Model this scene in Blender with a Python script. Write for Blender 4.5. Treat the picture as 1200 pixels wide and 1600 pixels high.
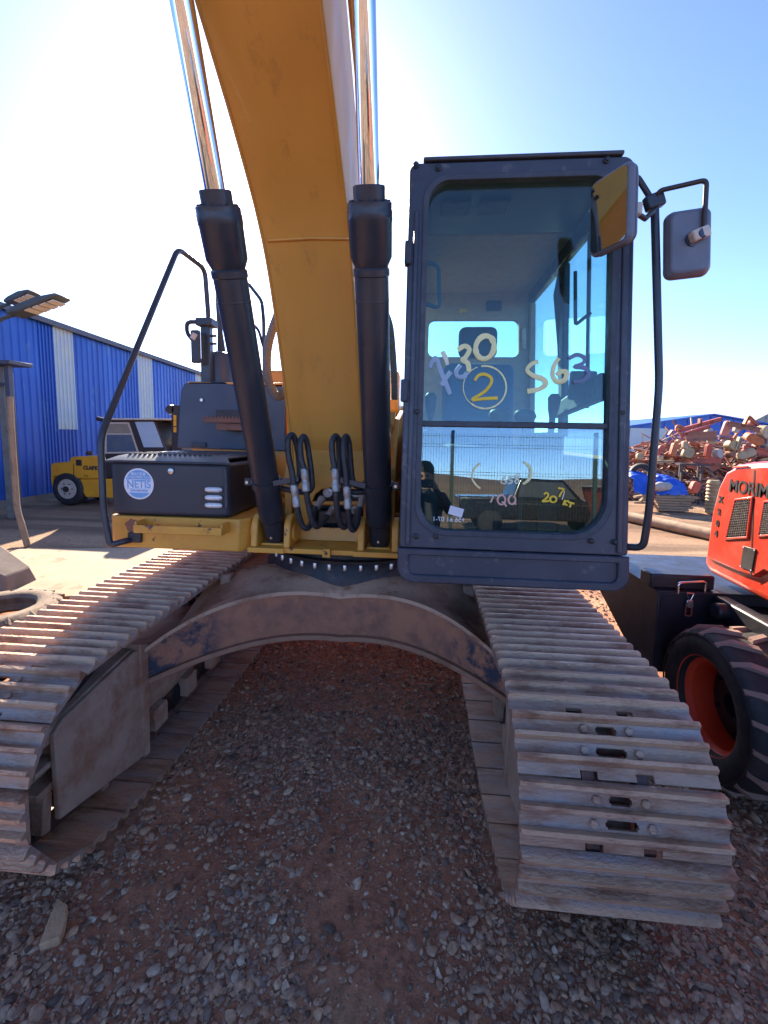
import bpy, bmesh, math, random
import numpy as np
from mathutils import Vector, Matrix, Euler

# ------------------------------------------------------------------ scene, camera, sky, sun
scene = bpy.context.scene
for o in list(bpy.data.objects):
    bpy.data.objects.remove(o)
R = math.radians
CAM = Vector((0.475, -3.25, 1.80))
YAW, PITCH, ROLL, FPX = R(4.8), R(6.0), R(1.0), 680.0
cf = Vector((-math.sin(YAW)*math.cos(PITCH), math.cos(YAW)*math.cos(PITCH), -math.sin(PITCH)))
r0 = Vector((math.cos(YAW), math.sin(YAW), 0)); u0 = r0.cross(cf)
cr = r0*math.cos(ROLL)+u0*math.sin(ROLL); cu = u0*math.cos(ROLL)-r0*math.sin(ROLL)
cd = bpy.data.cameras.new('camera'); cam = bpy.data.objects.new('camera', cd)
scene.collection.objects.link(cam)
cd.sensor_fit = 'VERTICAL'; cd.sensor_height = 36.0; cd.lens = FPX/1600*36
cd.shift_y = (751-800)/1600.0
cd.clip_start = 0.02; cd.clip_end = 2000
mw = Matrix((cr, cu, -cf)).transposed().to_4x4(); mw.translation = CAM
cam.matrix_world = mw
scene.camera = cam

SUN_AZ, SUN_EL = R(20.0), R(28.0)      # to the left of +Y, above the horizon
world = bpy.data.worlds.new('World'); scene.world = world; world.use_nodes = True
wn = world.node_tree.nodes; wl = world.node_tree.links
sky = wn.new('ShaderNodeTexSky'); sky.sky_type = 'NISHITA'; sky.sun_disc = False
sky.sun_elevation = SUN_EL; sky.sun_rotation = -SUN_AZ
sky.air_density = 0.42; sky.dust_density = 1.25; sky.ozone_density = 3.5; sky.altitude = 2000
wl.new(sky.outputs[0], wn['Background'].inputs[0]); wn['Background'].inputs[1].default_value = 0.15
sd = bpy.data.lights.new('sun', 'SUN'); sun = bpy.data.objects.new('sun', sd); scene.collection.objects.link(sun)
sd.energy = 3.8; sd.angle = R(0.5); sd.color = (1.0, 0.86, 0.68)
sdir = Vector((-math.sin(SUN_AZ)*math.cos(SUN_EL), math.cos(SUN_AZ)*math.cos(SUN_EL), math.sin(SUN_EL)))
sun.rotation_euler = sdir.to_track_quat('Z', 'Y').to_euler(); sun.location = sdir*30
scene.view_settings.view_transform = 'Standard'; scene.view_settings.look = 'None'
scene.view_settings.exposure = 2.12; scene.view_settings.gamma = 1.0
scene.view_settings.use_curve_mapping = False
scene.render.engine = 'CYCLES'
scene.cycles.max_bounces = 8; scene.cycles.transparent_max_bounces = 16
scene.cycles.caustics_reflective = False; scene.cycles.caustics_refractive = False

# ------------------------------------------------------------------ helpers
def at(px, py, Y=None, Z=None, X=None):
    """the point in the place that lies on a given plane along a photograph direction (photo pixels)"""
    d = cf + cr*((px-600)/FPX) - cu*((py-751)/FPX)
    if Y is not None: t = (Y-CAM.y)/d.y
    elif Z is not None: t = (Z-CAM.z)/d.z
    else: t = (X-CAM.x)/d.x
    return CAM + d*t
def atp(px, py, p, n):
    d = cf + cr*((px-600)/FPX) - cu*((py-751)/FPX)
    return CAM + d*((Vector(p)-CAM).dot(Vector(n))/d.dot(Vector(n)))
COL = scene.collection
def tag(o, label=None, cat=None, group=None, kind=None):
    if label: o['label'] = label
    if cat: o['category'] = cat
    if group: o['group'] = group
    if kind: o['kind'] = kind
    return o
def empty(name, loc=(0, 0, 0), parent=None, rz=0):
    o = bpy.data.objects.new(name, None); COL.objects.link(o); o.location = loc; o.rotation_euler.z = rz
    o.empty_display_size = 0.2
    if parent: o.parent = parent
    return o
def copy_tree(o, parent=None):
    c = o.copy(); COL.objects.link(c)
    if parent: c.parent = parent
    for ch in list(o.children): copy_tree(ch, c)
    return c
def frame(p0, p1):
    d = (Vector(p1)-Vector(p0)); L = d.length; d.normalize()
    a = Vector((0, 0, 1)) if abs(d.z) < 0.95 else Vector((1, 0, 0))
    x = d.cross(a).normalized(); y = x.cross(d).normalized()
    return x, y, d, L
class MB:
    def __init__(s): s.v = []; s.f = []
    def add(s, vs, fs):
        b = len(s.v); s.v += [tuple(v) for v in vs]; s.f += [tuple(i+b for i in f) for f in fs]; return s
    def box(s, x0, x1, y0, y1, z0, z1, M=None):
        vs = [Vector((x, y, z)) for z in (z0, z1) for y in (y0, y1) for x in (x0, x1)]
        if M is not None: vs = [M @ v for v in vs]
        return s.add(vs, [(0, 2, 3, 1), (4, 5, 7, 6), (0, 1, 5, 4), (2, 6, 7, 3), (0, 4, 6, 2), (1, 3, 7, 5)])
    def bar(s, p0, p1, w, h, up=None):
        p0, p1 = Vector(p0), Vector(p1); x, y, d, L = frame(p0, p1)
        if up is not None:
            x = d.cross(Vector(up)).normalized(); y = x.cross(d).normalized()
        vs = [p+x*(a*w/2)+y*(b*h/2) for p in (p0, p1) for a, b in ((-1, -1), (1, -1), (1, 1), (-1, 1))]
        return s.add(vs, [(0, 3, 2, 1), (4, 5, 6, 7), (0, 1, 5, 4), (1, 2, 6, 5), (2, 3, 7, 6), (3, 0, 4, 7)])
    def tube(s, path, r, n=10, cap=True, sy=1.0):
        P = [Vector(p) for p in path]; rs = r if isinstance(r, (list, tuple)) else [r]*len(P)
        T = []
        for i in range(len(P)):
            a = P[max(i-1, 0)]; b = P[min(i+1, len(P)-1)]; T.append((b-a).normalized())
        x, y, _, _ = frame(P[0], P[0]+T[0]); vs = []; fs = []
        for i, p in enumerate(P):
            t = T[i]; x = (x - t*x.dot(t)).normalized(); y = t.cross(x).normalized()
            for k in range(n):
                a = 2*math.pi*k/n; q = x*math.cos(a)*rs[i]+y*math.sin(a)*rs[i]
                if sy != 1.0: q.y *= sy
                vs.append(p+q)
        for i in range(len(P)-1):
            for k in range(n):
                a = i*n+k; b = i*n+(k+1) % n; fs.append((a, b, b+n, a+n))
        if cap: fs.append(tuple(range(n-1, -1, -1))); fs.append(tuple(range((len(P)-1)*n, len(P)*n)))
        return s.add(vs, fs)
    def cyl(s, p0, p1, r, n=24, r1=None): return s.tube([p0, p1], [r, r if r1 is None else r1], n)
    def lathe(s, prof, o, ax, n=32, closed=False):
        """prof: (r, h) pairs along axis ax from origin o"""
        o = Vector(o); x, y, d, _ = frame((0, 0, 0), ax); vs = []; fs = []; m = len(prof)
        for rr, h in prof:
            for k in range(n):
                a = 2*math.pi*k/n; vs.append(o+d*h+(x*math.cos(a)+y*math.sin(a))*rr)
        for i in range(m if closed else m-1):
            for k in range(n):
                a = i*n+k; b = i*n+(k+1) % n; c = ((i+1) % m)*n+k; e = ((i+1) % m)*n+(k+1) % n
                fs.append((a, b, e, c))
        if not closed:
            fs.append(tuple(range(n-1, -1, -1))); fs.append(tuple(range((m-1)*n, m*n)))
        return s.add(vs, fs)
    def prism(s, poly, fn):
        """poly: 2D points; fn(u, v, side) -> 3D, side 0/1"""
        n = len(poly); vs = [fn(u, v, 0) for u, v in poly]+[fn(u, v, 1) for u, v in poly]
        fs = [tuple(range(n-1, -1, -1)), tuple(range(n, 2*n))]+[(i, (i+1) % n, n+(i+1) % n, n+i) for i in range(n)]
        return s.add(vs, fs)
    def px(s, poly, x0, x1): return s.prism(poly, lambda u, v, k: (x1 if k else x0, u, v))     # (y,z) outline
    def py(s, poly, y0, y1): return s.prism(poly, lambda u, v, k: (u, y1 if k else y0, v))     # (x,z) outline
    def pz(s, poly, z0, z1): return s.prism(poly, lambda u, v, k: (u, v, z1 if k else z0))     # (x,y) outline
    def ring(s, outer, inner, fn):
        n = len(outer)
        vs = [fn(*p, 0) for p in outer]+[fn(*p, 0) for p in inner]+[fn(*p, 1) for p in outer]+[fn(*p, 1) for p in inner]
        fs = []
        for i in range(n):
            j = (i+1) % n
            fs += [(i, j, n+j, n+i), (2*n+i, 3*n+i, 3*n+j, 2*n+j), (i, 2*n+i, 2*n+j, j), (n+i, n+j, 3*n+j, 3*n+i)]
        return s.add(vs, fs)
    def build(s, name, m, parent=None, smooth=None, bevel=0, seg=2, sub=0):
        me = bpy.data.meshes.new(name); me.from_pydata(s.v, [], s.f)
        bm = bmesh.new(); bm.from_mesh(me); bmesh.ops.recalc_face_normals(bm, faces=bm.faces); bm.to_mesh(me); bm.free()
        if m: me.materials.append(m)
        if smooth:
            for p in me.polygons: p.use_smooth = True
            me.set_sharp_from_angle(angle=R(smooth))
        me.update()
        o = bpy.data.objects.new(name, me); COL.objects.link(o)
        if parent: o.parent = parent
        if bevel:
            b = o.modifiers.new('bevel', 'BEVEL'); b.width = bevel; b.segments = seg; b.limit_method = 'ANGLE'; b.angle_limit = R(35)
            for p in me.polygons: p.use_smooth = True
            me.set_sharp_from_angle(angle=R(smooth or 40))
        if sub:
            b = o.modifiers.new('sub', 'SUBSURF'); b.levels = sub; b.render_levels = sub
        return o
def rrect(x0, x1, z0, z1, r, n=8):
    """rounded rectangle outline; r may be four radii (bl, br, tr, tl)"""
    rr = r if isinstance(r, (list, tuple)) else [r]*4; out = []
    for (cx, cz, a0), q in zip(((x0, z0, 180), (x1, z0, 270), (x1, z1, 0), (x0, z1, 90)), rr):
        ox = cx+(q if cx == x0 else -q); oz = cz+(q if cz == z0 else -q)
        for k in range(n+1):
            a = R(a0+90*k/n); out.append((ox+q*math.cos(a), oz+q*math.sin(a)))
    return out
def spline(pts, k=6):
    P = [Vector(p) for p in pts]; out = []
    for i in range(len(P)-1):
        a = P[max(i-1, 0)]; b = P[i]; c = P[i+1]; d = P[min(i+2, len(P)-1)]
        for j in range(k):
            t = j/k
            out.append(0.5*((2*b)+(c-a)*t+(2*a-5*b+4*c-d)*t*t+(3*b-a-3*c+d)*t**3))
    out.append(P[-1]); return out
def fillet(pts, r=0.05, k=5):
    P = [Vector(p) for p in pts]; out = [P[0]]
    for i in range(1, len(P)-1):
        a = (P[i-1]-P[i]); b = (P[i+1]-P[i]); q = min(r, a.length*.45, b.length*.45)
        s = P[i]+a.normalized()*q; e = P[i]+b.normalized()*q
        for j in range(k+1):
            t = j/k; out.append(s*(1-t)**2+P[i]*2*t*(1-t)+e*t*t)
    out.append(P[-1]); return out

# ------------------------------------------------------------------ materials
def mat(name, c, rough=.5, *a, **k):
    return _mat(name, c, rough, *a, **k)
def _mat(name, c, rough=.5, metal=0., c2=None, amt=.5, scale=6., rs=.15, bump=0., bscale=60., c3=None, amt3=.4, scale3=25., coat=0., stretch=None, spec=None, rnd=False, tip=None, xmask=None, soft3=0.):
    m = bpy.data.materials.new(name); m.use_nodes = True; N = m.node_tree.nodes; L = m.node_tree.links
    B = N['Principled BSDF']; B.inputs['Metallic'].default_value = metal
    if coat: B.inputs['Coat Weight'].default_value = coat; B.inputs['Coat Roughness'].default_value = .08
    if spec is not None: B.inputs['Specular IOR Level'].default_value = spec
    tc = N.new('ShaderNodeTexCoord'); vec = tc.outputs['Object']
    if stretch:
        mp = N.new('ShaderNodeMapping'); mp.inputs['Scale'].default_value = stretch; L.new(vec, mp.inputs[0]); vec = mp.outputs[0]
    if rnd:
        oi = N.new('ShaderNodeObjectInfo'); sc_ = N.new('ShaderNodeMath'); sc_.operation = 'MULTIPLY'; sc_.inputs[1].default_value = 57.; L.new(oi.outputs['Random'], sc_.inputs[0])
        va = N.new('ShaderNodeVectorMath'); va.operation = 'ADD'; L.new(vec, va.inputs[0]); L.new(sc_.outputs[0], va.inputs[1]); vec = va.outputs[0]
    def noise(sc, det=6, r=.6):
        n = N.new('ShaderNodeTexNoise'); n.inputs['Scale'].default_value = sc; n.inputs['Detail'].default_value = det
        n.inputs['Roughness'].default_value = r; L.new(vec, n.inputs['Vector']); return n.outputs[0]
    def ramp(src, lo, hi):
        r = N.new('ShaderNodeMapRange'); r.inputs[1].default_value = lo; r.inputs[2].default_value = hi; r.clamp = True
        L.new(src, r.inputs[0]); return r.outputs[0]
    def mix(fac, a, b):
        x = N.new('ShaderNodeMix'); x.data_type = 'RGBA'; L.new(fac, x.inputs[0])
        for i, q in ((6, a), (7, b)):
            if isinstance(q, tuple): x.inputs[i].default_value = (*q[:3], 1)
            else: L.new(q, x.inputs[i])
        return x.outputs[2]
    n1 = noise(scale)
    dark = tuple(v*.82 for v in c) if c2 is None else c2
    colr = mix(ramp(n1, .62-.3*amt, .72-.1*amt) if c2 is not None else ramp(n1, .35, .75), c, dark)
    if tip is not None:
        sz = N.new('ShaderNodeSeparateXYZ'); L.new(tc.outputs['Object'], sz.inputs[0])
        ad = N.new('ShaderNodeMath'); ad.operation = 'MULTIPLY_ADD'; ad.inputs[1].default_value = .016; L.new(noise(scale*3), ad.inputs[0]); L.new(sz.outputs[2], ad.inputs[2])
        colr = mix(ramp(ad.outputs[0], .015, .026), colr, tip)
    if c3 is not None:
        f3 = ramp(noise(scale3, 8, .7), .66-.3*amt3-soft3, .70-.3*amt3+soft3)
        if xmask is not None:
            sz = N.new('ShaderNodeSeparateXYZ'); L.new(tc.outputs['Object'], sz.inputs[0]); ab = N.new('ShaderNodeMath'); ab.operation = 'ABSOLUTE'; L.new(sz.outputs[0], ab.inputs[0])
            mu = N.new('ShaderNodeMath'); mu.operation = 'MULTIPLY'; L.new(f3, mu.inputs[0]); L.new(ramp(ab.outputs[0], *xmask), mu.inputs[1]); f3 = mu.outputs[0]
        colr = mix(f3, colr, c3)
    L.new(colr, B.inputs['Base Color'])
    rr = N.new('ShaderNodeMapRange'); rr.inputs[3].default_value = max(rough-rs, .02); rr.inputs[4].default_value = min(rough+rs, 1)
    rr.inputs[1].default_value = .3; rr.inputs[2].default_value = .7
    L.new(noise(scale*2.7), rr.inputs[0]); L.new(rr.outputs[0], B.inputs['Roughness'])
    if bump:
        b = N.new('ShaderNodeBump'); b.inputs['Strength'].default_value = min(bump, 1); b.inputs['Distance'].default_value = .01*max(1, bump)
        L.new(noise(bscale, 5), b.inputs['Height']); L.new(b.outputs[0], B.inputs['Normal'])
    return m
def glass(name, tint, r0=.05, dust=.05):
    """thin pane: tinted see-through, mirror by Schlick's rule, a thin uneven film of dust"""
    m = bpy.data.materials.new(name); m.use_nodes = True; N = m.node_tree.nodes; L = m.node_tree.links
    N.remove(N['Principled BSDF']); t = N.new('ShaderNodeBsdfTransparent'); t.inputs[0].default_value = (*tint, 1)
    g = N.new('ShaderNodeBsdfGlossy'); g.inputs['Roughness'].default_value = 0; g.inputs[0].default_value = (.95, .98, 1, 1)
    lw = N.new('ShaderNodeLayerWeight'); lw.inputs[0].default_value = .5
    p5 = N.new('ShaderNodeMath'); p5.operation = 'POWER'; p5.inputs[1].default_value = 5; L.new(lw.outputs['Facing'], p5.inputs[0])
    mr = N.new('ShaderNodeMapRange'); mr.inputs[3].default_value = r0; mr.inputs[4].default_value = 1; L.new(p5.outputs[0], mr.inputs[0])
    mx = N.new('ShaderNodeMixShader'); L.new(mr.outputs[0], mx.inputs[0]); L.new(t.outputs[0], mx.inputs[1]); L.new(g.outputs[0], mx.inputs[2])
    tc = N.new('ShaderNodeTexCoord'); n = N.new('ShaderNodeTexNoise'); n.inputs['Scale'].default_value = 5; n.inputs['Detail'].default_value = 9; n.inputs['Roughness'].default_value = .7; L.new(tc.outputs['Object'], n.inputs['Vector'])
    dr = N.new('ShaderNodeMapRange'); dr.inputs[1].default_value = .42; dr.inputs[2].default_value = .8; dr.inputs[3].default_value = dust*.3; dr.inputs[4].default_value = dust*2; L.new(n.outputs[0], dr.inputs[0])
    df = N.new('ShaderNodeBsdfDiffuse'); df.inputs[0].default_value = (.55, .5, .44, 1)
    m2 = N.new('ShaderNodeMixShader'); L.new(dr.outputs[0], m2.inputs[0]); L.new(mx.outputs[0], m2.inputs[1]); L.new(df.outputs[0], m2.inputs[2])
    L.new(m2.outputs[0], N['Material Output'].inputs[0]); return m
M = {}
M['yellow'] = mat('machine_yellow_paint', (.70, .31, .050), .40, 0, (.63, .27, .044), .5, 2.2, .1, .05, 300, c3=(.50, .22, .045), amt3=.10, scale3=9, coat=.1, stretch=(1, 1, .3), soft3=.06)
M['yellow_worn'] = mat('worn_yellow_paint', (.72, .34, .05), .42, 0, (.60, .275, .045), .5, 5, .1, .06, 120, c3=(.085, .05, .045), amt3=.17, scale3=7)
M['navy'] = mat('dark_navy_paint', (.040, .045, .064), .42, 0, (.056, .060, .080), .55, 5, .1, .05, 150, c3=(.11, .105, .11), amt3=.2, scale3=16, soft3=.03)
M['navy_panel'] = mat('navy_side_panel', (.035, .050, .085), .40, 0, (.045, .06, .095), .5, 2, .08, .03, 200)
M['box_black'] = mat('satin_charcoal_paint', (.030, .033, .045), .45, 0, (.040, .044, .057), .55, 3, .08, .04, 200)
M['cylblack'] = mat('black_cylinder_paint', (.025, .028, .038), .36, 0, (.042, .042, .048), .5, 7, .1, .04, 90, stretch=(1, 1, .35))
M['chrome'] = mat('chromed_rod', (.78, .78, .80), .045, 1, (.72, .72, .74), .4, 8, .02)
M['steel'] = mat('bare_steel', (.55, .54, .52), .32, .9, (.40, .37, .34), .5, 30)
M['zinc'] = mat('zinc_plated_fitting', (.42, .40, .37), .5, .5, (.30, .28, .26), .5, 40)
M['hose'] = mat('black_rubber_hose', (.022, .023, .027), .5, 0, (.045, .045, .05), .5, 30, .1)
M['shoe'] = mat('worn_track_steel', (.48, .31, .215), .46, .30, (.37, .315, .30), .55, 6, .16, .7, 90, c3=(.30, .15, .09), amt3=.40, scale3=9, stretch=(1.6, .45, 1), rnd=True, tip=(.58, .365, .23), soft3=.06)
M['shoe_in'] = M['shoe']
M['chain'] = mat('greasy_chain_steel', (.10, .06, .05), .55, .3, (.24, .09, .06), .5, 14, .15, .3, 60)
M['frame_rust'] = mat('rusty_dusty_frame', (.42, .285, .20), .78, .0, (.50, .36, .26), .6, 6, .1, .6, 45, c3=(.33, .16, .09), amt3=.38, scale3=4, soft3=.06, spec=.2)
M['web_rust'] = mat('rusted_red_web', (.44, .20, .11), .75, .0, (.27, .13, .085), .6, 9, .1, .5, 60, c3=(.045, .052, .075), amt3=.56, scale3=7, xmask=(.62, .72), soft3=.03)
M['lip'] = mat('rusty_flange_lip', (.40, .225, .14), .85, 0, (.28, .15, .095), .5, 8, .1, .5, 60, spec=.2)
M['flange'] = mat('dusty_frame_top', (.56, .365, .24), .85, 0, (.40, .25, .165), .5, 5, .1, .5, 50, c3=(.32, .16, .09), amt3=.3, scale3=6, soft3=.05, spec=.2)
M['black_oily'] = mat('oily_black_steel', (.022, .022, .026), .45, .2, (.07, .05, .04), .5, 8, .15, .3, 50)
M['rubber'] = mat('tyre_rubber', (.020, .020, .022), .72, 0, (.045, .038, .034), .5, 9, .1, .3, 60)
M['tread'] = mat('dusty_tread_rubber', (.30, .19, .15), .88, 0, (.16, .11, .095), .5, 10, .08, .4, 70)
M['red'] = mat('orange_red_paint', (.66, .045, .018), .36, 0, (.58, .038, .016), .5, 2, .1, .04, 200, c3=(.52, .13, .07), amt3=.22, scale3=4, coat=.2, soft3=.10)
M['rim_red'] = mat('red_rim_paint', (.90, .085, .03), .38, 0, (.82, .07, .025), .5, 8, .1)
M['black_box'] = mat('black_painted_plate', (.020, .020, .026), .40, .1, (.03, .03, .038), .5, 4, .1, .04, 150)
M['white_paint'] = mat('white_paint_pen', (.72, .70, .52), .6, 0, (.62, .62, .5), .5, 40)
M['pale_yellow'] = mat('pale_yellow_paint_pen', (.80, .74, .36), .6, 0, (.70, .66, .36), .5, 40)
M['yellow_pen'] = mat('yellow_paint_pen', (.82, .55, .03), .55, 0, (.75, .48, .03), .5, 40)
M['pink_pen'] = mat('pink_paint_pen', (.72, .40, .34), .6)
M['blue_ghost'] = mat('pale_blue_reflected_stroke', (.34, .45, .55), .6)  # pale blue double of the writing, a reflection painted as strokes
M['grey_smear'] = mat('grey_blue_smear', (.16, .22, .34), .6)
M['paper'] = mat('white_paper', (.75, .75, .78), .7)
M['glass'] = glass('cab_glass', (.64, .87, .86), .045, .006)
M['glass_low'] = glass('lower_cab_glass', (.60, .80, .79), .11, .012)
M['glass_side'] = glass('side_glass', (.88, .97, .98), .04, .012)
M['mirror'] = mat('mirror_glass', (.46, .53, .47), .03, 1, None, rs=.01)
M['mirror_grey'] = mat('blue_grey_plastic', (.13, .14, .175), .5, 0, (.15, .16, .195), .5, 6)
M['liner'] = mat('beige_headliner', (.44, .36, .27), .9, 0, (.38, .31, .23), .5, 20, .05, .2, 300)
M['plastic'] = mat('dark_grey_plastic', (.045, .050, .064), .6, 0, (.062, .068, .085), .5, 12)
M['seat'] = mat('blue_grey_seat_fabric', (.07, .13, .24), .9, 0, (.09, .155, .27), .5, 60, .05, .3, 400)
M['lens'] = mat('clear_lamp_lens', (.75, .74, .74), .18, .2, (.6, .6, .62), .5, 60)
M['sticker_w'] = mat('sticker_white', (.80, .82, .85), .5); M['sticker_b'] = mat('sticker_blue', (.20, .42, .72), .5)
M['ink'] = mat('dark_lettering', (.035, .03, .03), .5)
M['blue_sheet'] = mat('blue_profiled_sheet', (.012, .085, .40), .38, .1, (.014, .065, .31), .5, .8, .1, .08, 20, c3=(.05, .13, .36), amt3=.25, scale3=3, stretch=(1, 1, .25))
M['clear_sheet'] = mat('pale_translucent_sheet', (.46, .52, .54), .5, 0, (.54, .57, .48), .5, 2)
M['trim'] = mat('grey_sheet_trim', (.10, .10, .12), .6)
M['fork_yellow'] = mat('forklift_yellow', (.85, .38, .02), .42, 0, (.78, .33, .02), .5, 3, .1, .03, 100)
M['cream'] = mat('cream_rim_paint', (.60, .50, .40), .6, 0, (.45, .35, .27), .5, 20)
M['brown_black'] = mat('brown_black_paint', (.045, .032, .030), .5)
M['lamp_grey'] = mat('lamp_housing_grey', (.10, .11, .10), .5, .2)
M['led'] = mat('led_panel', (.75, .66, .50), .35)
M['wood'] = mat('weathered_wood', (.33, .22, .13), .85, 0, (.22, .14, .085), .5, 7, .08, .5, 40, stretch=(1, 8, 1))
M['post_grey'] = mat('weathered_grey_post', (.28, .24, .19), .85, 0, (.20, .165, .13), .5, 6, .08, .4, 40)
M['concrete'] = mat('dusty_concrete', (.22, .17, .14), .9, 0, (.17, .13, .105), .5, 4, .05, .4, 60)
M['mud_tyre'] = mat('mud_caked_rubber', (.24, .175, .125), .9, 0, (.12, .09, .07), .6, 7, .05, .6, 40)
M['slab'] = mat('tan_stone', (.60, .36, .20), .85, 0, (.50, .29, .16), .5, 20, .05, .4, 90)
for nm, c, c2 in (('s_red', (.46, .095, .055), (.34, .075, .045)), ('s_orange', (.50, .15, .05), (.38, .10, .04)), ('s_cream', (.46, .35, .21), (.34, .25, .15)),
                  ('s_grey', (.30, .31, .29), (.22, .22, .21)), ('s_rust', (.29, .12, .07), (.20, .085, .055)), ('s_pink', (.52, .20, .14), (.42, .15, .11)),
                  ('s_white', (.44, .41, .36), (.34, .30, .26)), ('s_tan', (.42, .30, .15), (.30, .21, .11)), ('s_blue', (.012, .10, .55), (.02, .14, .62)), ('s_dark', (.05, .042, .045), (.08, .06, .05))):
    M[nm] = mat('scrap_'+nm[2:], c, .65, 0, c2, .5, 5, .1, .2, 40, c3=(.14, .07, .045), amt3=.15, scale3=9)
M['tarp'] = mat('blue_tarpaulin', (.012, .09, .52), .45, 0, (.05, .17, .62), .4, 3, .1)

# ------------------------------------------------------------------ ground, pad, gravel
from mathutils import noise as mnoise
rng = np.random.default_rng(7); random.seed(11)
def ground_material():
    m = bpy.data.materials.new('red_brown_earth'); m.use_nodes = True; N = m.node_tree.nodes; L = m.node_tree.links; B = N['Principled BSDF']
    tc = N.new('ShaderNodeTexCoord')
    def noise(sc, det, ro=.6):
        n = N.new('ShaderNodeTexNoise'); n.inputs['Scale'].default_value = sc; n.inputs['Detail'].default_value = det; n.inputs['Roughness'].default_value = ro
        L.new(tc.outputs['Object'], n.inputs['Vector']); return n.outputs[0]
    def cr_(src, stops):
        r = N.new('ShaderNodeValToRGB'); e = r.color_ramp.elements
        while len(e) < len(stops): e.new(.5)
        for q, (p, c) in zip(e, stops): q.position = p; q.color = (*c, 1)
        L.new(src, r.inputs[0]); return r.outputs[0]
    a = cr_(noise(.9, 6), [(.36, (.46, .19, .105)), (.5, (.53, .24, .135)), (.64, (.58, .305, .18))])
    b = cr_(noise(26, 8, .72), [(.30, (.45, .42, .42)), (.5, (1, 1, 1)), (.72, (1.5, 1.42, 1.32))])
    mx = N.new('ShaderNodeMix'); mx.data_type = 'RGBA'; mx.blend_type = 'MULTIPLY'; mx.inputs[0].default_value = 1
    L.new(a, mx.inputs[6]); L.new(b, mx.inputs[7])
    # pale driven earth away from the machine, with streaks of sun and shade put into its colour
    far = cr_(noise(.22, 5), [(.40, (.29, .18, .115)), (.58, (.38, .26, .17))])
    mp = N.new('ShaderNodeMapping'); mp.inputs['Rotation'].default_value = (0, 0, R(-38)); mp.inputs['Scale'].default_value = (.14, 1.1, 1); L.new(tc.outputs['Object'], mp.inputs[0])
    sn = N.new('ShaderNodeTexNoise'); sn.inputs['Scale'].default_value = 1.4; sn.inputs['Detail'].default_value = 5; L.new(mp.outputs[0], sn.inputs['Vector'])
    st = cr_(sn.outputs[0], [(.40, (.62, .60, .60)), (.56, (1.15, 1.12, 1.08))])
    m2 = N.new('ShaderNodeMix'); m2.data_type = 'RGBA'; m2.blend_type = 'MULTIPLY'; m2.inputs[0].default_value = 1; L.new(far, m2.inputs[6]); L.new(st, m2.inputs[7])
    m3 = N.new('ShaderNodeMix'); m3.data_type = 'RGBA'; m3.blend_type = 'MULTIPLY'; m3.inputs[0].default_value = .55; L.new(m2.outputs[2], m3.inputs[6]); L.new(b, m3.inputs[7])
    ln = N.new('ShaderNodeVectorMath'); ln.operation = 'LENGTH'; L.new(tc.outputs['Object'], ln.inputs[0])
    ad = N.new('ShaderNodeMath'); ad.operation = 'ADD'; L.new(ln.outputs['Value'], ad.inputs[0])
    nn = N.new('ShaderNodeMath'); nn.operation = 'MULTIPLY'; nn.inputs[1].default_value = 2.5; L.new(noise(.8, 4), nn.inputs[0]); L.new(nn.outputs[0], ad.inputs[1])
    mr = N.new('ShaderNodeMapRange'); mr.inputs[1].default_value = 4.2; mr.inputs[2].default_value = 5.8; L.new(ad.outputs[0], mr.inputs[0])
    m4 = N.new('ShaderNodeMix'); m4.data_type = 'RGBA'; L.new(mr.outputs[0], m4.inputs[0]); L.new(mx.outputs[2], m4.inputs[6]); L.new(m3.outputs[2], m4.inputs[7])
    L.new(m4.outputs[2], B.inputs['Base Color']); B.inputs['Roughness'].default_value = .95; B.inputs['Specular IOR Level'].default_value = .2
    bp = N.new('ShaderNodeBump'); bp.inputs['Strength'].default_value = .9; bp.inputs['Distance'].default_value = .02
    L.new(noise(55, 8, .7), bp.inputs['Height']); L.new(bp.outputs[0], B.inputs['Normal'])
    return m
def in_track(x, y, g=0.0): return .82-g < abs(x) < 1.445+g and -1.66-g < y < 1.9
def gz(x, y):
    k = max(0., 1-max(0., math.hypot(x-.5, y+.5)-6)/6)
    h = .028*mnoise.noise(Vector((x*1.1, y*1.1, 3.3)))+.012*mnoise.noise(Vector((x*4.3, y*4.3, 1.3)))
    return (h-.02)*k
def axis_pts(a, b, st, far):
    p = list(np.arange(a, b+st/2, st)); q = st; lo = []; hi = []; x = a; y = b
    while x > -far: q *= 1.35; x -= q; lo.append(x)
    q = st
    while y < far: q *= 1.35; y += q; hi.append(y)
    return lo[::-1]+p+hi
xs = axis_pts(-3.2, 4.2, .06, 900); ys = axis_pts(-3.2, 3.0, .06, 900)
g = MB(); nx = len(xs)
g.v = [(x, y, gz(x, y)) for y in ys for x in xs]
g.f = [(j*nx+i, j*nx+i+1, (j+1)*nx+i+1, (j+1)*nx+i) for j in range(len(ys)-1) for i in range(nx-1)]
gm = ground_material()
tag(g.build('ground', gm, smooth=80), kind='structure')
pad_poly = [at(-60, 880, Z=0), at(30, 860, Z=0), at(230, 858, Z=0), at(420, 862, Z=0), at(330, 905, Z=0), at(130, 932, Z=0), at(-60, 950, Z=0)]
M['pad'] = mat('pale_compacted_pad', (.42, .31, .205), .9, 0, (.35, .25, .16), .5, 1.4, .05, .3, 40, c3=(.30, .19, .12), amt3=.25, scale3=3)
tag(MB().pz([(p.x, p.y) for p in pad_poly], -.03, .022).build('paved_pad', M['pad']), kind='structure')

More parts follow.
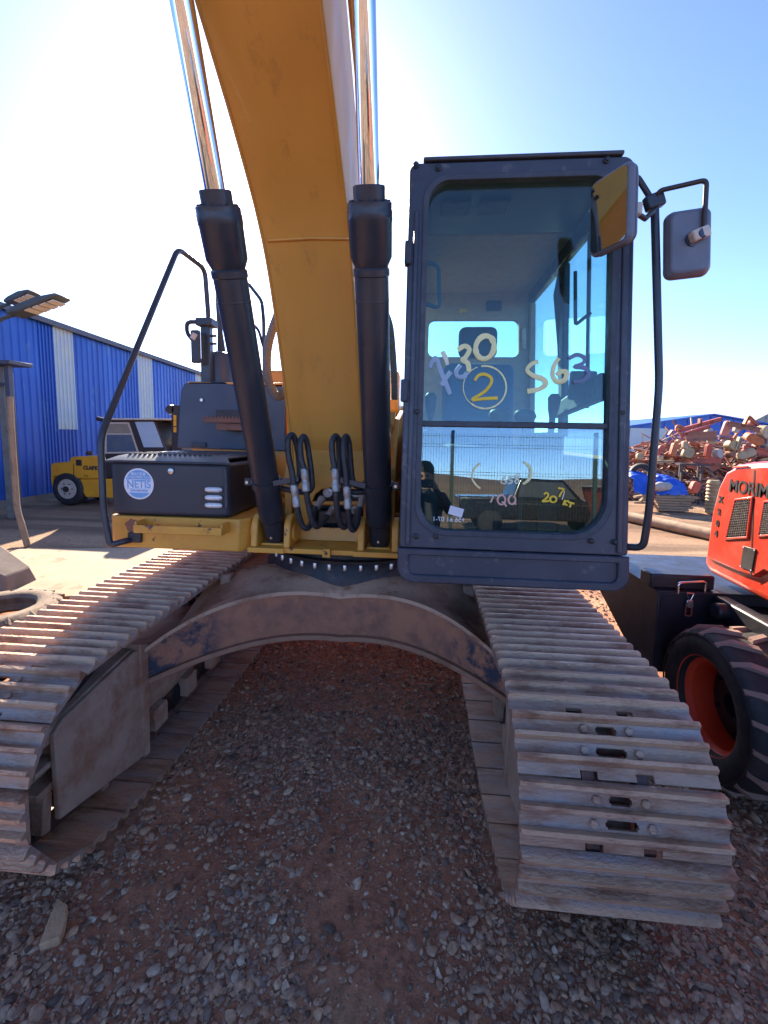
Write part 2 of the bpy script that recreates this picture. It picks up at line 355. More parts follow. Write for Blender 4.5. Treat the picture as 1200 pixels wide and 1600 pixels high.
def icos(sub):
    bm = bmesh.new(); bmesh.ops.create_icosphere(bm, subdivisions=sub, radius=1.0)
    v = np.array([x.co[:] for x in bm.verts]); f = np.array([[q.index for q in p.verts] for p in bm.faces]); bm.free(); return v, f
def stone_mesh(name, spots, material):
    V = []; F = []; base = 0; I1 = icos(1); I2 = icos(2)
    for x, y, r in spots:
        v, f = I2 if r > .0120 else I1
        v = v*(1+rng.normal(0, .05 if len(v) > 20 else .12, (len(v), 1)))
        for _k in range(5):      # broken, flat-sided stones
            nd = rng.normal(0, 1, 3); nd /= np.linalg.norm(nd); v = v-np.outer(np.maximum(0, v @ nd-rng.uniform(.45, .8)), nd)
        s = np.array([rng.uniform(.95, 1.45), rng.uniform(.7, 1.0), rng.uniform(.42, .68)])*r
        a, b = rng.uniform(0, 6.28), rng.normal(0, .35)
        ca, sa, cb, sb = math.cos(a), math.sin(a), math.cos(b), math.sin(b)
        Rm = np.array([[ca, -sa, 0], [sa, ca, 0], [0, 0, 1]]) @ np.array([[cb, 0, sb], [0, 1, 0], [-sb, 0, cb]])
        w = (v*s) @ Rm.T + np.array([x, y, gz(x, y)+r*rng.uniform(-.05, .34)])
        V.append(w); F.append(f+base); base += len(v)
    V = np.concatenate(V); F = np.concatenate(F)
    me = bpy.data.meshes.new(name); me.vertices.add(len(V)); me.vertices.foreach_set('co', V.ravel())
    me.loops.add(F.size); me.loops.foreach_set('vertex_index', F.ravel().astype(np.int32))
    me.polygons.add(len(F)); me.polygons.foreach_set('loop_start', np.arange(0, F.size, 3, dtype=np.int32))
    me.polygons.foreach_set('use_smooth', np.ones(len(F), dtype=bool)); me.update(calc_edges=True); me.validate(); me.set_sharp_from_angle(angle=R(38))
    me.materials.append(material); o = bpy.data.objects.new(name, me); COL.objects.link(o); return o
def stone_material():
    m = bpy.data.materials.new('river_gravel'); m.use_nodes = True; N = m.node_tree.nodes; L = m.node_tree.links; B = N['Principled BSDF']
    ge = N.new('ShaderNodeNewGeometry'); r = N.new('ShaderNodeValToRGB'); r.color_ramp.interpolation = 'LINEAR'; e = r.color_ramp.elements
    stops = [(0, (.13, .085, .065)), (.14, (.33, .195, .135)), (.28, (.50, .275, .17)), (.42, (.22, .155, .125)), (.55, (.55, .305, .18)), (.66, (.33, .215, .155)),
             (.78, (.58, .345, .205)), (.88, (.45, .31, .225)), (.95, (.56, .36, .22)), (.99, (.62, .46, .33))]
    while len(e) < len(stops): e.new(.5)
    for q, (p, c) in zip(e, stops): q.position = p; q.color = (*c, 1)
    L.new(ge.outputs['Random Per Island'], r.inputs[0])
    tc = N.new('ShaderNodeTexCoord'); n = N.new('ShaderNodeTexNoise'); n.inputs['Scale'].default_value = 90; n.inputs['Detail'].default_value = 5; L.new(tc.outputs['Object'], n.inputs['Vector'])
    mr = N.new('ShaderNodeMapRange'); mr.inputs[1].default_value = .3; mr.inputs[2].default_value = .7; mr.inputs[3].default_value = .72; mr.inputs[4].default_value = 1.2; L.new(n.outputs[0], mr.inputs[0])
    mx = N.new('ShaderNodeVectorMath'); mx.operation = 'SCALE'; L.new(r.outputs[0], mx.inputs[0]); L.new(mr.outputs[0], mx.inputs[3])
    L.new(mx.outputs[0], B.inputs['Base Color']); B.inputs['Roughness'].default_value = .85; B.inputs['Specular IOR Level'].default_value = .12
    bp = N.new('ShaderNodeBump'); bp.inputs['Strength'].default_value = .25; bp.inputs['Distance'].default_value = .004; L.new(n.outputs[0], bp.inputs['Height']); L.new(bp.outputs[0], B.inputs['Normal'])
    return m
spots = []
def dens(x, y):
    d = .42+1.25*mnoise.noise(Vector((x*1.5+3, y*1.5, .7)))+.5*mnoise.noise(Vector((x*4.5, y*4.5, 5.1)))
    d += .55*max(0, x-.2)+(.4 if y > -1.2 else 0)
    if x < -.1 and y < -1.2: d -= .02
    return min(max(d+.12, .16), 1.)
def scatter(n, x0, x1, y0, y1, med, sig, rmax):
    X = rng.uniform(x0, x1, n); Y = rng.uniform(y0, y1, n); S = np.minimum(med*np.exp(rng.normal(0, sig, n)), rmax); U = rng.uniform(0, 1, n)
    for x, y, s, u in zip(X, Y, S, U):
        if in_track(x, y) or u > dens(x, y): continue
        spots.append((float(x), float(y), float(s)))
scatter(66000, -1.7, 2.6, -2.35, -.6, .0076, .46, .023)
scatter(20000, -.85, .85, -1.0, 1.8, .0080, .42, .021)
scatter(4500, 1.4, 4.2, -.8, 3.2, .013, .35, .028)
scatter(1500, -6.5, -1.45, -1.9, 3.4, .010, .4, .03)
tag(stone_mesh('gravel', spots, stone_material()), 'loose rounded grey brown gravel spread over red earth', 'gravel', kind='stuff')
p = at(87, 1445, Z=0)
b = MB().pz([(-.028, -.06), (.03, -.055), (.034, -.02), (.024, .055), (-.020, .095), (-.026, .02)], 0, .042)
o = b.build('flat_stone', M['slab'], bevel=.004); o.location = (p.x, p.y, gz(p.x, p.y)-.001); o.rotation_euler = (R(5), R(-3), R(24))
tag(o, 'flat pointed tan stone sliver lying on the gravel beside the left track', 'stone')

# ------------------------------------------------------------------ excavator: undercarriage
EX = empty('crawler_excavator'); tag(EX, 'large yellow crawler excavator with navy cab, seen from the front with raised boom', 'excavator')
TC = 1.1325; HW = .315; YF, YB = -1.50, 1.78
# one triple-grouser shoe: u along the travel, v across, w outward
def shoe_mesh():
    us = [0, .005, .018, .026, .034, .040, .054, .060, .065, .070, .083, .091, .100, .106, .120, .126, .131, .136, .149, .157, .169, .191]
    hs = [.004, .030, .030, .006, .002, .002, .002, .002, .006, .030, .030, .006, .002, .002, .002, .002, .006, .030, .030, .004, .0, -.004]
    vs = [-HW, -HW+.010, -.20, -.115, -.105, -.07, -.06, -.05, -.045, -.035, -.030, .030, .035, .045, .05, .06, .07, .105, .115, .20, HW-.010, HW]
    U, V = len(us), len(vs)
    def hole(i, j):
        a, b = us[i], us[i+1]; v0, v1 = vs[j], vs[j+1]
        k1 = .036 if a == .040 else .031
        if .034 <= a and b <= .060 and -k1 < v0 and v1 < k1: return True
        k2 = .051 if a == .106 else .046
        if .100 <= a and b <= .126 and -k2 < v0 and v1 < k2: return True
        if a >= .169 and (.06 <= v0 < .115 or -.116 < v0 < -.06): return True
        return False
    m = MB(); idx = {}
    def vid(i, j, k):
        if (i, j, k) not in idx:
            e = .006 if j in (0, V-1) and hs[i] > .01 else 0
            idx[i, j, k] = len(m.v); m.v.append((us[i]-.1, vs[j], (hs[i]-e) if k == 0 else -.012))
        return idx[i, j, k]
    cells = {(i, j) for i in range(U-1) for j in range(V-1) if not hole(i, j)}
    for i, j in cells:
        m.f.append((vid(i, j, 0), vid(i+1, j, 0), vid(i+1, j+1, 0), vid(i, j+1, 0)))
        m.f.append((vid(i, j, 1), vid(i, j+1, 1), vid(i+1, j+1, 1), vid(i+1, j, 1)))
        for di, dj, a, b in ((-1, 0, (i, j), (i, j+1)), (1, 0, (i+1, j+1), (i+1, j)), (0, -1, (i+1, j), (i, j)), (0, 1, (i, j+1), (i+1, j+1))):
            if (i+di, j+dj) not in cells: m.f.append((vid(*a, 0), vid(*b, 0), vid(*b, 1), vid(*a, 1)))
    for u in (-.053, .013):
        w = .075 if u < 0 else .088
        for s in (-1, 1): m.lathe([(.0145, .0), (.0145, .008), (.011, .011)], (u, s*w, .001), (0, 0, 1), 6)
    return m
so = shoe_mesh().build('track_shoe', M['shoe'], smooth=28); shoe_me = so.data; bpy.data.objects.remove(so)
FC, FR = (-1.62, .477), .378
def _loop():
    """belt round the raised idler, the sprocket and the ground rollers, as a dense closed polyline with outward normals"""
    pts = [(FC[0]+FR*math.cos(t), FC[1]+FR*math.sin(t)) for t in np.linspace(0, 2*math.pi, 240)]
    pts += [(YB+.425*math.cos(t), .43+.425*math.sin(t)) for t in np.linspace(0, 2*math.pi, 240)]+[(-1.12, .005), (-1.0, .005)]
    pts = sorted(set(pts)); 
    def half(P):
        h = []
        for p in P:
            while len(h) > 1 and (h[-1][0]-h[-2][0])*(p[1]-h[-2][1])-(h[-1][1]-h[-2][1])*(p[0]-h[-2][0]) <= 0: h.pop()
            h.append(p)
        return h
    H = half(pts)[:-1]+half(pts[::-1])[:-1]           # counter-clockwise in (y, z)
    k = max(range(len(H)), key=lambda i: (round(H[i][1], 3), H[i][0])); H = H[k:]+H[:k]
    return np.array(H+[H[0]])
LOOP = _loop(); _d = np.hypot(*np.diff(LOOP, axis=0).T); _c = np.concatenate([[0], np.cumsum(_d)])
def track_pos(s, r=None):
    L = _c[-1]; s = s % L; i = min(max(int(np.searchsorted(_c, s, 'right'))-1, 0), len(_d)-1); t = (s-_c[i])/_d[i]
    p = LOOP[i]*(1-t)+LOOP[i+1]*t; e = (LOOP[i+1]-LOOP[i])/_d[i]
    n = (e[1], -e[0]); return float(p[0]), float(p[1]), math.atan2(-n[0], n[1]), L
rc = .425; NS = 46; Ltot = track_pos(0, rc)[3]
for side, nm in ((-1, 'L'), (1, 'R')):
    chain = MB()
    for v in (-.085, .085):
        outl = [(track_pos(Ltot*k/120, rc)[0], track_pos(Ltot*k/120, rc)[1]) for k in range(120)]
        inn = []
        for k in range(120):
            y, z, a, _ = track_pos(Ltot*k/120, rc); inn.append((y+math.sin(a)*.075, z-math.cos(a)*.075))
        outl = [(y+math.sin(track_pos(Ltot*k/120, rc)[2])*.022, z-math.cos(track_pos(Ltot*k/120, rc)[2])*.022) for k, (y, z) in enumerate(outl)]
        x0 = side*TC+v-.02
        chain.ring(outl, inn, lambda a, b, k, x0=x0: (x0+(.04 if k else 0), a, b))
    for k in range(NS):
        y, z, a, _ = track_pos(Ltot*(k+.02)/NS, rc)
        c = Vector((side*TC, y+math.sin(a)*.055, z-math.cos(a)*.055)); chain.cyl(c-Vector((.11, 0, 0)), c+Vector((.11, 0, 0)), .022, 10)
    tr = chain.build('track', M['chain'], EX, smooth=40); tr.location.y = -.035 if side < 0 else .018
    tag(tr, 'steel crawler track under the toolbox side' if side < 0 else 'steel crawler track under the cab')
    for k in range(NS):
        # flat shoe spans between two pins on the loop
        off = .60 if side > 0 else .25
        ya, za, _, _ = track_pos(Ltot*(k+off)/NS, rc); yb, zb, _, _ = track_pos(Ltot*(k+1+off)/NS, rc)
        t = Vector((0, yb-ya, zb-za)).normalized(); n = Vector((0, t.z, -t.y)); c = Vector((side*TC, (ya+yb)/2, (za+zb)/2))
        if n.dot(c-Vector((side*TC, max(FC[0], min(YB, c.y)), .45))) < 0: n = -n
        rr = random.Random(k*7+side)
        o = bpy.data.objects.new('track_shoe', shoe_me); COL.objects.link(o); o.parent = tr
        vx = n.cross(t)
        Mx = Matrix((t, vx, n)).transposed().to_4x4(); Mx.translation = c+n*.0
        o.matrix_local = Mx @ Matrix.Rotation(R(rr.uniform(-.5, .5)), 4, 'Z') @ Matrix.Translation((rr.uniform(-.001, .001), rr.uniform(-.002, .002), 0))
    # idler, sprocket, rollers
    for yc, zc_, nm2 in ((FC[0], FC[1], 'idler_wheel'), (YB, .43, 'drive_sprocket')):
        b = MB().lathe([(.10, -.10), (.26, -.085), (.285, -.06), (.285, -.035), (.305, -.03), (.305, .03), (.285, .035), (.285, .06), (.26, .085), (.10, .10)], (side*TC, yc, zc_), (1, 0, 0), 40)
        b.cyl((side*TC-.17, yc, zc_), (side*TC+.17, yc, zc_), .07, 20)
        b.build(nm2, M['frame_rust'], EX, smooth=35).location.y = -.035 if side < 0 else .018
    for q in range(7):
        yy = -1.12+q*.38
        MB().lathe([(.05, -.13), (.085, -.11), (.085, -.07), (.065, -.06), (.065, .06), (.085, .07), (.085, .11), (.05, .13)], (side*TC, yy, .155), (1, 0, 0), 20).build('track_roller', M['black_oily'], EX, smooth=35)
    for yy in (-.42, .75):
        MB().lathe([(.04, -.11), (.06, -.10), (.06, .10), (.04, .11)], (side*TC, yy, .705), (1, 0, 0), 16).box(side*TC-.03, side*TC+.03, yy-.05, yy+.05, .55, .66).build('carrier_roller', M['black_oily'], EX, smooth=35)
    # track frame: ridged box beam, inner guard plate with an open, ribbed end that carries the idler
    xi = side*.935; S = lambda d: side*(.935+d)
    f = MB().px([(-1.26, .22), (1.35, .22), (1.35, .56), (.3, .60), (-.3, .60), (-1.26, .58)], S(.075), S(.33))
    tf = f.build('track_frame', M['frame_rust'], EX, bevel=.015)
    gp = MB()
    gp.px([(-1.765, .235), (-1.275, .105), (-1.20, .12), (-1.20, .66), (-1.27, .695), (-1.72, .635), (-1.765, .605)], S(.0), S(.026))
    gp.px([(-1.80, .575), (-1.20, .655), (-1.20, .69), (-1.30, .70), (-1.72, .635), (-1.80, .60)], S(.022), S(.30))
    gp.px([(-1.83, .46), (-1.25, .46), (-1.25, .482), (-1.83, .482)], S(.027), S(.14))
    gp.px([(-1.83, .36), (-1.25, .36), (-1.25, .39), (-1.83, .39)], S(.027), S(.16))
    gp.px([(-1.84, .555), (-1.25, .575), (-1.25, .60), (-1.84, .58)], S(.027), S(.16))
    gp.px([(-1.82, .21), (-1.78, .20), (-1.76, .358), (-1.80, .358)], S(.027), S(.12))
    gp.px([(-1.5, .12), (-1.46, .12), (-1.46, .60), (-1.5, .60)], S(.022), S(.20))
    gp.build('idler_guard', M['frame_rust'], tf, bevel=.006)
    MB().px([(-1.25, .10), (-1.20, .09), (-1.185, .69), (-1.25, .72)], S(-.012), S(.10)).build('weld_rib', M['frame_rust'], tf, bevel=.004)
    MB().tube([(side*1.06, -1.45, .69), (side*1.06, -1.62, .66), (side*1.06, -1.80, .60)], [.05, .075, .04], 12).build('recoil_cover', M['black_oily'], tf, smooth=50)
    for q in range(8):
        yy = -1.1+q*.33
        MB().box(min(S(.02), S(.08)), max(S(.02), S(.08)), yy, yy+.12, .13, .25).build('roller_guard', M['frame_rust'], tf, bevel=.006)

# carbody: arched, curved front web between two flanges, deck rising to the slew ring
def web(x):
    a = abs(x)/.93
    y = -.70-.50*(a**1.7)
    if x > 0: y += .05*a
    zt = .80+.06*math.sin(min(a, 1)*math.pi)*.8-.11*a**3-.04*a**8
    zb = .545+.03*math.sin(min(a, 1)*math.pi)-.045*a**3
    return y, zt, zb
cb = MB(); n = 48; X = [-.955+1.91*i/n for i in range(n+1)]
def sheet(mb, rows, th):
    """rows of equal-length point lists -> closed sheet of thickness th (offset vector)"""
    a = len(rows); b = len(rows[0]); vs = [p for r in rows for p in r]+[Vector(p)+Vector(th) for r in rows for p in r]; fs = []
    o = a*b
    for i in range(a-1):
        for j in range(b-1):
            q = (i*b+j, i*b+j+1, (i+1)*b+j+1, (i+1)*b+j); fs.append(q); fs.append(tuple(o+k for k in q[::-1]))
    edge = [(i*b, (i+1)*b) for i in range(a-1)]+[((i+1)*b+b-1, i*b+b-1) for i in range(a-1)]+[(j+1, j) for j in range(b-1)]+[((a-1)*b+j, (a-1)*b+j+1) for j in range(b-1)]
    fs += [(p, q, q+o, p+o) for p, q in edge]
    return mb.add(vs, fs)
w = MB(); sheet(w, [[(x, web(x)[0]+.03, web(x)[1]) for x in X], [(x, web(x)[0]+.035, web(x)[2]) for x in X]], (0, .025, 0))
carb = w.build('carbody', M['web_rust'], EX, smooth=40)
bl = MB(); sheet(bl, [[(x, web(x)[0], web(x)[2]) for x in X], [(x, web(x)[0]+.20, web(x)[2]-.015) for x in X]], (0, 0, -.03))
bl.build('lower_flange', M['lip'], carb, smooth=40, bevel=.004)
tl = MB(); rows = []
for k in range(9):
    t = k/8; row = []
    for x in X:
        y0, z0, _ = web(x); y1 = -.42+.25*abs(x)/.93*.2; r_ = math.hypot(x, -.55)
        y = y0-.02+(y1-y0)*t; d = max(0, math.hypot(x, y)-.66)
        zz = .885-.10*(d/.3)**1.4 if d > 0 else .885
        zz = max(zz, z0-.02)
        row.append((x, y, z0*(1-min(1, t*2.2))+(zz)*min(1, t*2.2)))
    rows.append(row)
sheet(tl, rows, (0, 0, .022))
tl.build('upper_deck', M['flange'], carb, smooth=60)
rb = MB(); sheet(rb, [[(x, .20+.9*(abs(x)/.93)**1.7, .87-.12*abs(x)) for x in X], [(x, -.40, .875-.08*abs(x)) for x in X]], (0, 0, .02))
rb.box(-.9, .9, -.35, .35, .52, .84); rb.build('centre_box', M['flange'], carb, smooth=40)
for x in (-.06, .16):
    MB().lathe([(.016, 0), (.016, .006), (.01, .008)], (x, web(x)[0]+.06, web(x)[2]+.001), (0, 0, 1), 10).build('drain_plug', M['black_oily'], carb)
for s in (-1, 1):
    MB().box(s*.80-.035, s*.80+.035, -.55, -.48, .60, .86).build('frame_strut', M['frame_rust'], carb, bevel=.01)
sl = MB().lathe([(.665, .86), (.655, .895), (.635, .955), (.62, .985), (.55, .985)], (0, 0, 0), (0, 0, 1), 72)
ringo = sl.build('slew_ring', M['black_oily'], EX, smooth=30)
MB().lathe([(.645, .988), (.648, 1.01), (.60, 1.012), (.60, 1.06), (.62, 1.065), (.62, 1.11), (.5, 1.11)], (0, 0, 0), (0, 0, 1), 72).build('bearing_race', M['black_oily'], ringo, smooth=30)
bm_me = None
for k in range(40):
    a = 2*math.pi*k/40+.03
    c = (.632*math.sin(a), -.632*math.cos(a))
    if bm_me is None:
        o = MB().lathe([(.013, 0), (.013, .034), (.011, .038)], (0, 0, 0), (0, 0, 1), 10).build('ring_bolt', M['steel'], ringo, smooth=40); bm_me = o.data
    else:
        o = bpy.data.objects.new('ring_bolt', bm_me); COL.objects.link(o); o.parent = ringo
    o.location = (c[0], c[1], .952)

# ------------------------------------------------------------------ excavator: upper frame, boom, cylinders
bp = MB().pz([(-.515, -.86), (-.30, -.86), (-.295, -.845), (.10, -.845), (.105, -.86), (.375, -.86), (.375, .5), (-.515, .5)], 1.108, 1.138)
base = bp.build('boom_base_plate', M['yellow_worn'], EX, bevel=.004)
MB().box(-.07, -.025, -.872, -.846, 1.10, 1.150).build('grease_block', M['yellow_worn'], base, bevel=.003)
MB().lathe([(.008, 0), (.008, .004)], (-.047, -.872, 1.125), (0, -1, 0), 12).build('grease_nipple', M['black_oily'], base)
CX = (-.385, .244); PIN = Vector((0, -.75, 1.195)); GL = Vector((0, -1.43, 2.75)); dcy = (GL-PIN).normalized()
for cx in CX:
    for s in (-1, 1):
        xx = cx+s*.098
        poly = [(-.845, 1.138), (-.62, 1.138)]+[(-.745+.088*math.cos(R(a)), 1.235+.088*math.sin(R(a))) for a in range(-10, 191, 14)]
        MB().px(poly, xx-.02, xx+.02).build('cylinder_lug', M['yellow_worn'], base, bevel=.008)
        MB().lathe([(.055, 0), (.055, .012), (.03, .016)], (xx+s*.021, -.75, 1.215), (s, 0, 0), 20).build('pin_boss', M['yellow_worn'], base, smooth=35)
    MB().box(cx-.07, cx+.07, -.80, -.62, 1.139, 1.152).build('lug_floor', M['yellow_worn'], base, bevel=.003)
# front plate of the boom tower with an arched opening over the valve pipes
y0 = -.60
def fx(u, v, Y=y0): q = at(380+u/4, 560+v/4, Y=Y); return (q.x, q.z)
arch = [fx(425, 1000), fx(428, 900), fx(450, 850), fx(490, 818), fx(560, 805), fx(640, 808), fx(710, 830), fx(745, 860), fx(752, 920), fx(752, 1000)]
zb = 1.139
outer_poly = [(-.315, zb), (-.315, 1.70), (.135, 1.70), (.135, zb), (arch[-1][0], zb)]+arch[::-1][1:-1]+[(arch[0][0], zb)]
MB().py(outer_poly, y0, y0+.025).build('front_plate', M['yellow_worn'], base, bevel=.003)
for s, xx in ((-1, -.345), (1, .155)):
    MB().px([(-.62, 1.139), (.45, 1.139), (.45, 1.35), (.0, 1.80), (-.35, 1.85), (-.52, 1.70), (-.62, 1.55)], xx-.022, xx+.022).build('boom_tower_side', M['yellow'], base, bevel=.006)
MB().box(-.31, .13, -.46, -.44, 1.14, 1.70).build('dark_back_plate', M['black_oily'], base)  # added dark plate, closes the tower so the arched opening stays dark
for u in (530, 705):
    q = at(380+u/4, 560+838/4, Y=-.56)
    MB().lathe([(.026, 0), (.030, .012), (.022, .014), (.020, .004), (.008, .004), (.006, .02)], q, (0, -1, 0), 20).build('pipe_port', M['lens'], base, smooth=40)
q0 = at(380+435/4, 560+905/4, Y=-.63); q1 = at(380+745/4, 560+905/4, Y=-.63)
MB().cyl(q0, q1, .013, 12).build('cross_pipe', M['yellow'], base, smooth=40)
q0 = at(380+470/4, 560+970/4, Y=-.60); q1 = at(380+720/4, 560+970/4, Y=-.60)
MB().box(q0.x, q1.x, -.60, -.50, q0.z-.06, q0.z+.02).build('valve_block', M['black_oily'], base, bevel=.006)
MB().px([(-.64, 1.14), (-.60, 1.14), (-.60, 1.20), (-.62, 1.22)], -.30, .12).build('splash_lip', M['yellow_worn'], base, bevel=.003)
# boom: box section following a curved side outline (y, z)
BX0, BX1 = -.335, .125
low = spline([Vector((0, y, z)) for y, z in ((-.575, 1.63), (-.66, 1.95), (-.80, 2.40), (-.975, 2.78), (-1.23, 3.04), (-1.62, 3.335), (-2.4, 3.88), (-3.3, 4.42), (-4.2, 4.72))], 5)
upp = spline([Vector((0, y, z)) for y, z in ((-.16, 1.63), (-.22, 2.1), (-.32, 2.62), (-.50, 3.08), (-.80, 3.45), (-1.25, 3.83), (-2.1, 4.42), (-3.2, 4.95), (-4.25, 5.12))], 5)
bo = MB()
LO = [(p.y, p.z) for p in low]; UP = [(p.y, p.z) for p in upp]
nb = len(LO); vs = []
for i in range(nb):
    dx = -.035*min(1, max(0, (LO[i][1]-1.63)/1.2)); vs += [(BX0+dx, *LO[i]), (BX1+dx, *LO[i]), (BX1+dx, *UP[i]), (BX0+dx, *UP[i])]
fs = []
for i in range(nb-1):
    for k in range(4): a = i*4+k; b = i*4+(k+1) % 4; fs.append((a, b, b+4, a+4))
fs += [(3, 2, 1, 0), tuple((nb-1)*4+k for k in range(4))]
bo.add(vs, fs); boom = bo.build('boom', M['yellow'], EX, smooth=30, bevel=.006)
# weld seam across the underside and flange lips along the lower edges
q = at(480, 371, Y=-.965)
MB().tube([(BX0+.004, -.975, 2.775), (-.1, -.9785, 2.781), (BX1-.004, -.975, 2.775)], .008, 8).build('weld_seam', M['yellow'], boom, smooth=60)
MB().tube([(BX0+.005, -.577, 1.655), (BX1-.005, -.577, 1.655)], .006, 8).build('weld_seam', M['yellow'], boom, smooth=60)
for xe in (BX0+.012, BX1-.012):
    MB().tube([Vector((xe-.035*min(1, max(0, (p.z-1.63)/1.2)), p.y-.0015, p.z-.0015)) for p in low], .0045, 6).build('weld_bead', M['yellow'], boom, smooth=60)
MB().tube([Vector((BX1+.035, p.y+.30*(.6+.0*p.z), p.z+.20)) for p in low[8:]], .018, 10).build('boom_pipe', M['yellow'], boom, smooth=60)
MB().tube([Vector((BX1+.035, p.y+.38*(.6+.0*p.z), p.z+.27)) for p in low[8:]], .018, 10).build('boom_pipe', M['yellow'], boom, smooth=60)
for cx in CX:
    B0 = Vector((cx, 0, 0))+PIN
    def P(t): return B0+dcy*t
    L = (GL-PIN).length
    cy = MB().lathe([(.045, -.06), (.058, -.03), (.060, .02), (.062, .11), (.072, .125), (.0735, .15), (.0735, L-.30), (.078, L-.295), (.078, L-.27), (.071, L-.262), (.071, L-.255)], B0, dcy, 36)
    cyo = cy.build('boom_cylinder', M['cylblack'], EX, smooth=30)
    tag(cyo, 'black hydraulic cylinder on the toolbox side of the boom' if cx < 0 else 'black hydraulic cylinder between boom and cab')
    MB().lathe([(.0745, L-.40), (.0748, L-.399), (.0748, L-.392), (.0745, L-.391)], B0, dcy, 36).build('weld_band', M['cylblack'], cyo, smooth=30)
    hd = MB().lathe([(.071, L-.262), (.088, L-.225), (.090, L-.10), (.092, L-.095), (.092, L-.062), (.090, L-.058), (.090, L-.034), (.086, L-.030), (.064, L-.028), (.064, L+.022), (.060, L+.026), (.044, L+.026)], B0, dcy, 36)
    hd.build('gland_head', M['cylblack'], cyo, smooth=30)
    for k in range(12):
        a = 2*math.pi*k/12; x_, y_, d_, _ = frame((0, 0, 0), dcy); c = P(L-.0305)+(x_*math.cos(a)+y_*math.sin(a))*.076
        MB().lathe([(.008, 0), (.008, .008)], c, dcy, 6).build('head_bolt', M['cylblack'], cyo)
    MB().lathe([(.041, L+.02), (.041, L+1.35)], B0, dcy, 40).build('piston_rod', M['chrome'], cyo, smooth=40)
    tc_ = .36
    band = MB().lathe([(.0745, tc_-.02), (.082, tc_-.02), (.082, tc_+.02), (.0745, tc_+.02)], B0, dcy, 36, closed=True)
    band.build('hose_clamp_band', M['cylblack'], cyo, smooth=30)
    s = -1 if cx < 0 else 1
    MB().box(-.02, .02, -.012, .012, -.02, .02, Matrix.Translation(P(tc_)+Vector((s*.098, -.01, 0)))).build('clamp_ear', M['cylblack'], cyo, bevel=.004)
    MB().lathe([(.009, 0), (.009, .012)], P(tc_)+Vector((s*.098, -.022, 0)), (0, -1, 0), 6).build('clamp_bolt', M['steel'], cyo)
    MB().bar(P(tc_)+Vector((-s*.06, -.055, .0)), P(tc_)+Vector((-s*.20, -.05, .03)), .012, .03).build('hose_bracket', M['cylblack'], cyo, bevel=.002)
    MB().lathe([(.008, 0), (.010, .008), (.005, .016)], B0+Vector((.0, -.062, -.005)), (0, -1, 0), 10).build('grease_nipple', M['steel'], cyo)
# hydraulic hose loops
def hp(u, v, Y): return at(380+u/4, 560+v/4, Y=Y)
loops = (
    [(235, 765, -.86), (330, 772, -.88), (352, 730, -.88), (345, 600, -.88), (322, 500, -.90), (298, 478, -.92), (278, 520, -.94), (285, 620, -.95), (303, 700, -.95), (318, 800, -.95), (335, 920, -.94), (362, 1030, -.92), (395, 1062, -.90), (425, 1030, -.86), (440, 960, -.82), (475, 905, -.75)],
    [(240, 812, -.86), (370, 835, -.88), (425, 815, -.88), (428, 740, -.88), (408, 580, -.88), (392, 505, -.90), (372, 490, -.92), (355, 540, -.94), (365, 640, -.95), (382, 700, -.95), (392, 810, -.95), (405, 900, -.94), (430, 1010, -.92), (460, 1052, -.89), (500, 1015, -.84), (545, 960, -.75)],
    [(790, 832, -.86), (690, 835, -.88), (640, 815, -.88), (610, 740, -.88), (600, 600, -.88), (595, 505, -.90), (573, 487, -.92), (555, 530, -.94), (560, 620, -.95), (573, 700, -.95), (578, 810, -.95), (585, 920, -.94), (602, 1020, -.92), (632, 1056, -.90), (658, 1010, -.85), (690, 960, -.75)],
    [(790, 795, -.86), (720, 800, -.88), (685, 765, -.88), (672, 660, -.88), (662, 540, -.89), (648, 488, -.91), (630, 510, -.93), (628, 600, -.95), (640, 700, -.95), (648, 810, -.95), (655, 930, -.94), (668, 1040, -.92), (688, 1072, -.90), (712, 1030, -.86), (722, 970, -.82), (738, 900, -.75)])
for lp in loops:
    pts = [hp(*q) for q in lp]
    ho = MB().tube(spline(pts, 5), .0165, 12).build('hydraulic_hose', M['hose'], EX, smooth=60)
    d = (pts[9]-pts[10]).normalized(); c = pts[9]
    MB().lathe([(.0175, -.005), (.021, .0), (.021, .045), (.0185, .05), (.0185, .07), (.022, .075), (.022, .115), (.0175, .12)], c+d*.005, -d, 16).build('hose_coupling', M['zinc'], ho, smooth=35)
    MB().box(-.024, .024, -.016, .016, -.006, .006, Matrix.Translation(pts[9]+Vector((0, 0, .008)))).build('hose_clip', M['cylblack'], ho, bevel=.003)
    d = (pts[-1]-pts[-2]).normalized(); MB().lathe([(.013, -.05), (.019, -.045), (.019, .02), (.023, .022), (.023, .045)], pts[-1], d, 12).build('hose_end', M['zinc'], ho, smooth=35)
q = at(380+908/4, 560+640/4, Y=-.93)
MB().tube([q+Vector((.0, 0, .085)), q+Vector((.0, -.002, .05)), q+Vector((.004, -.004, -.02)), q+Vector((.004, -.004, -.10))], [.007, .011, .010, .004], 10).build('cable_tie_tag', mat('pale_pink_tape', (.62, .45, .55), .6), EX, smooth=60)
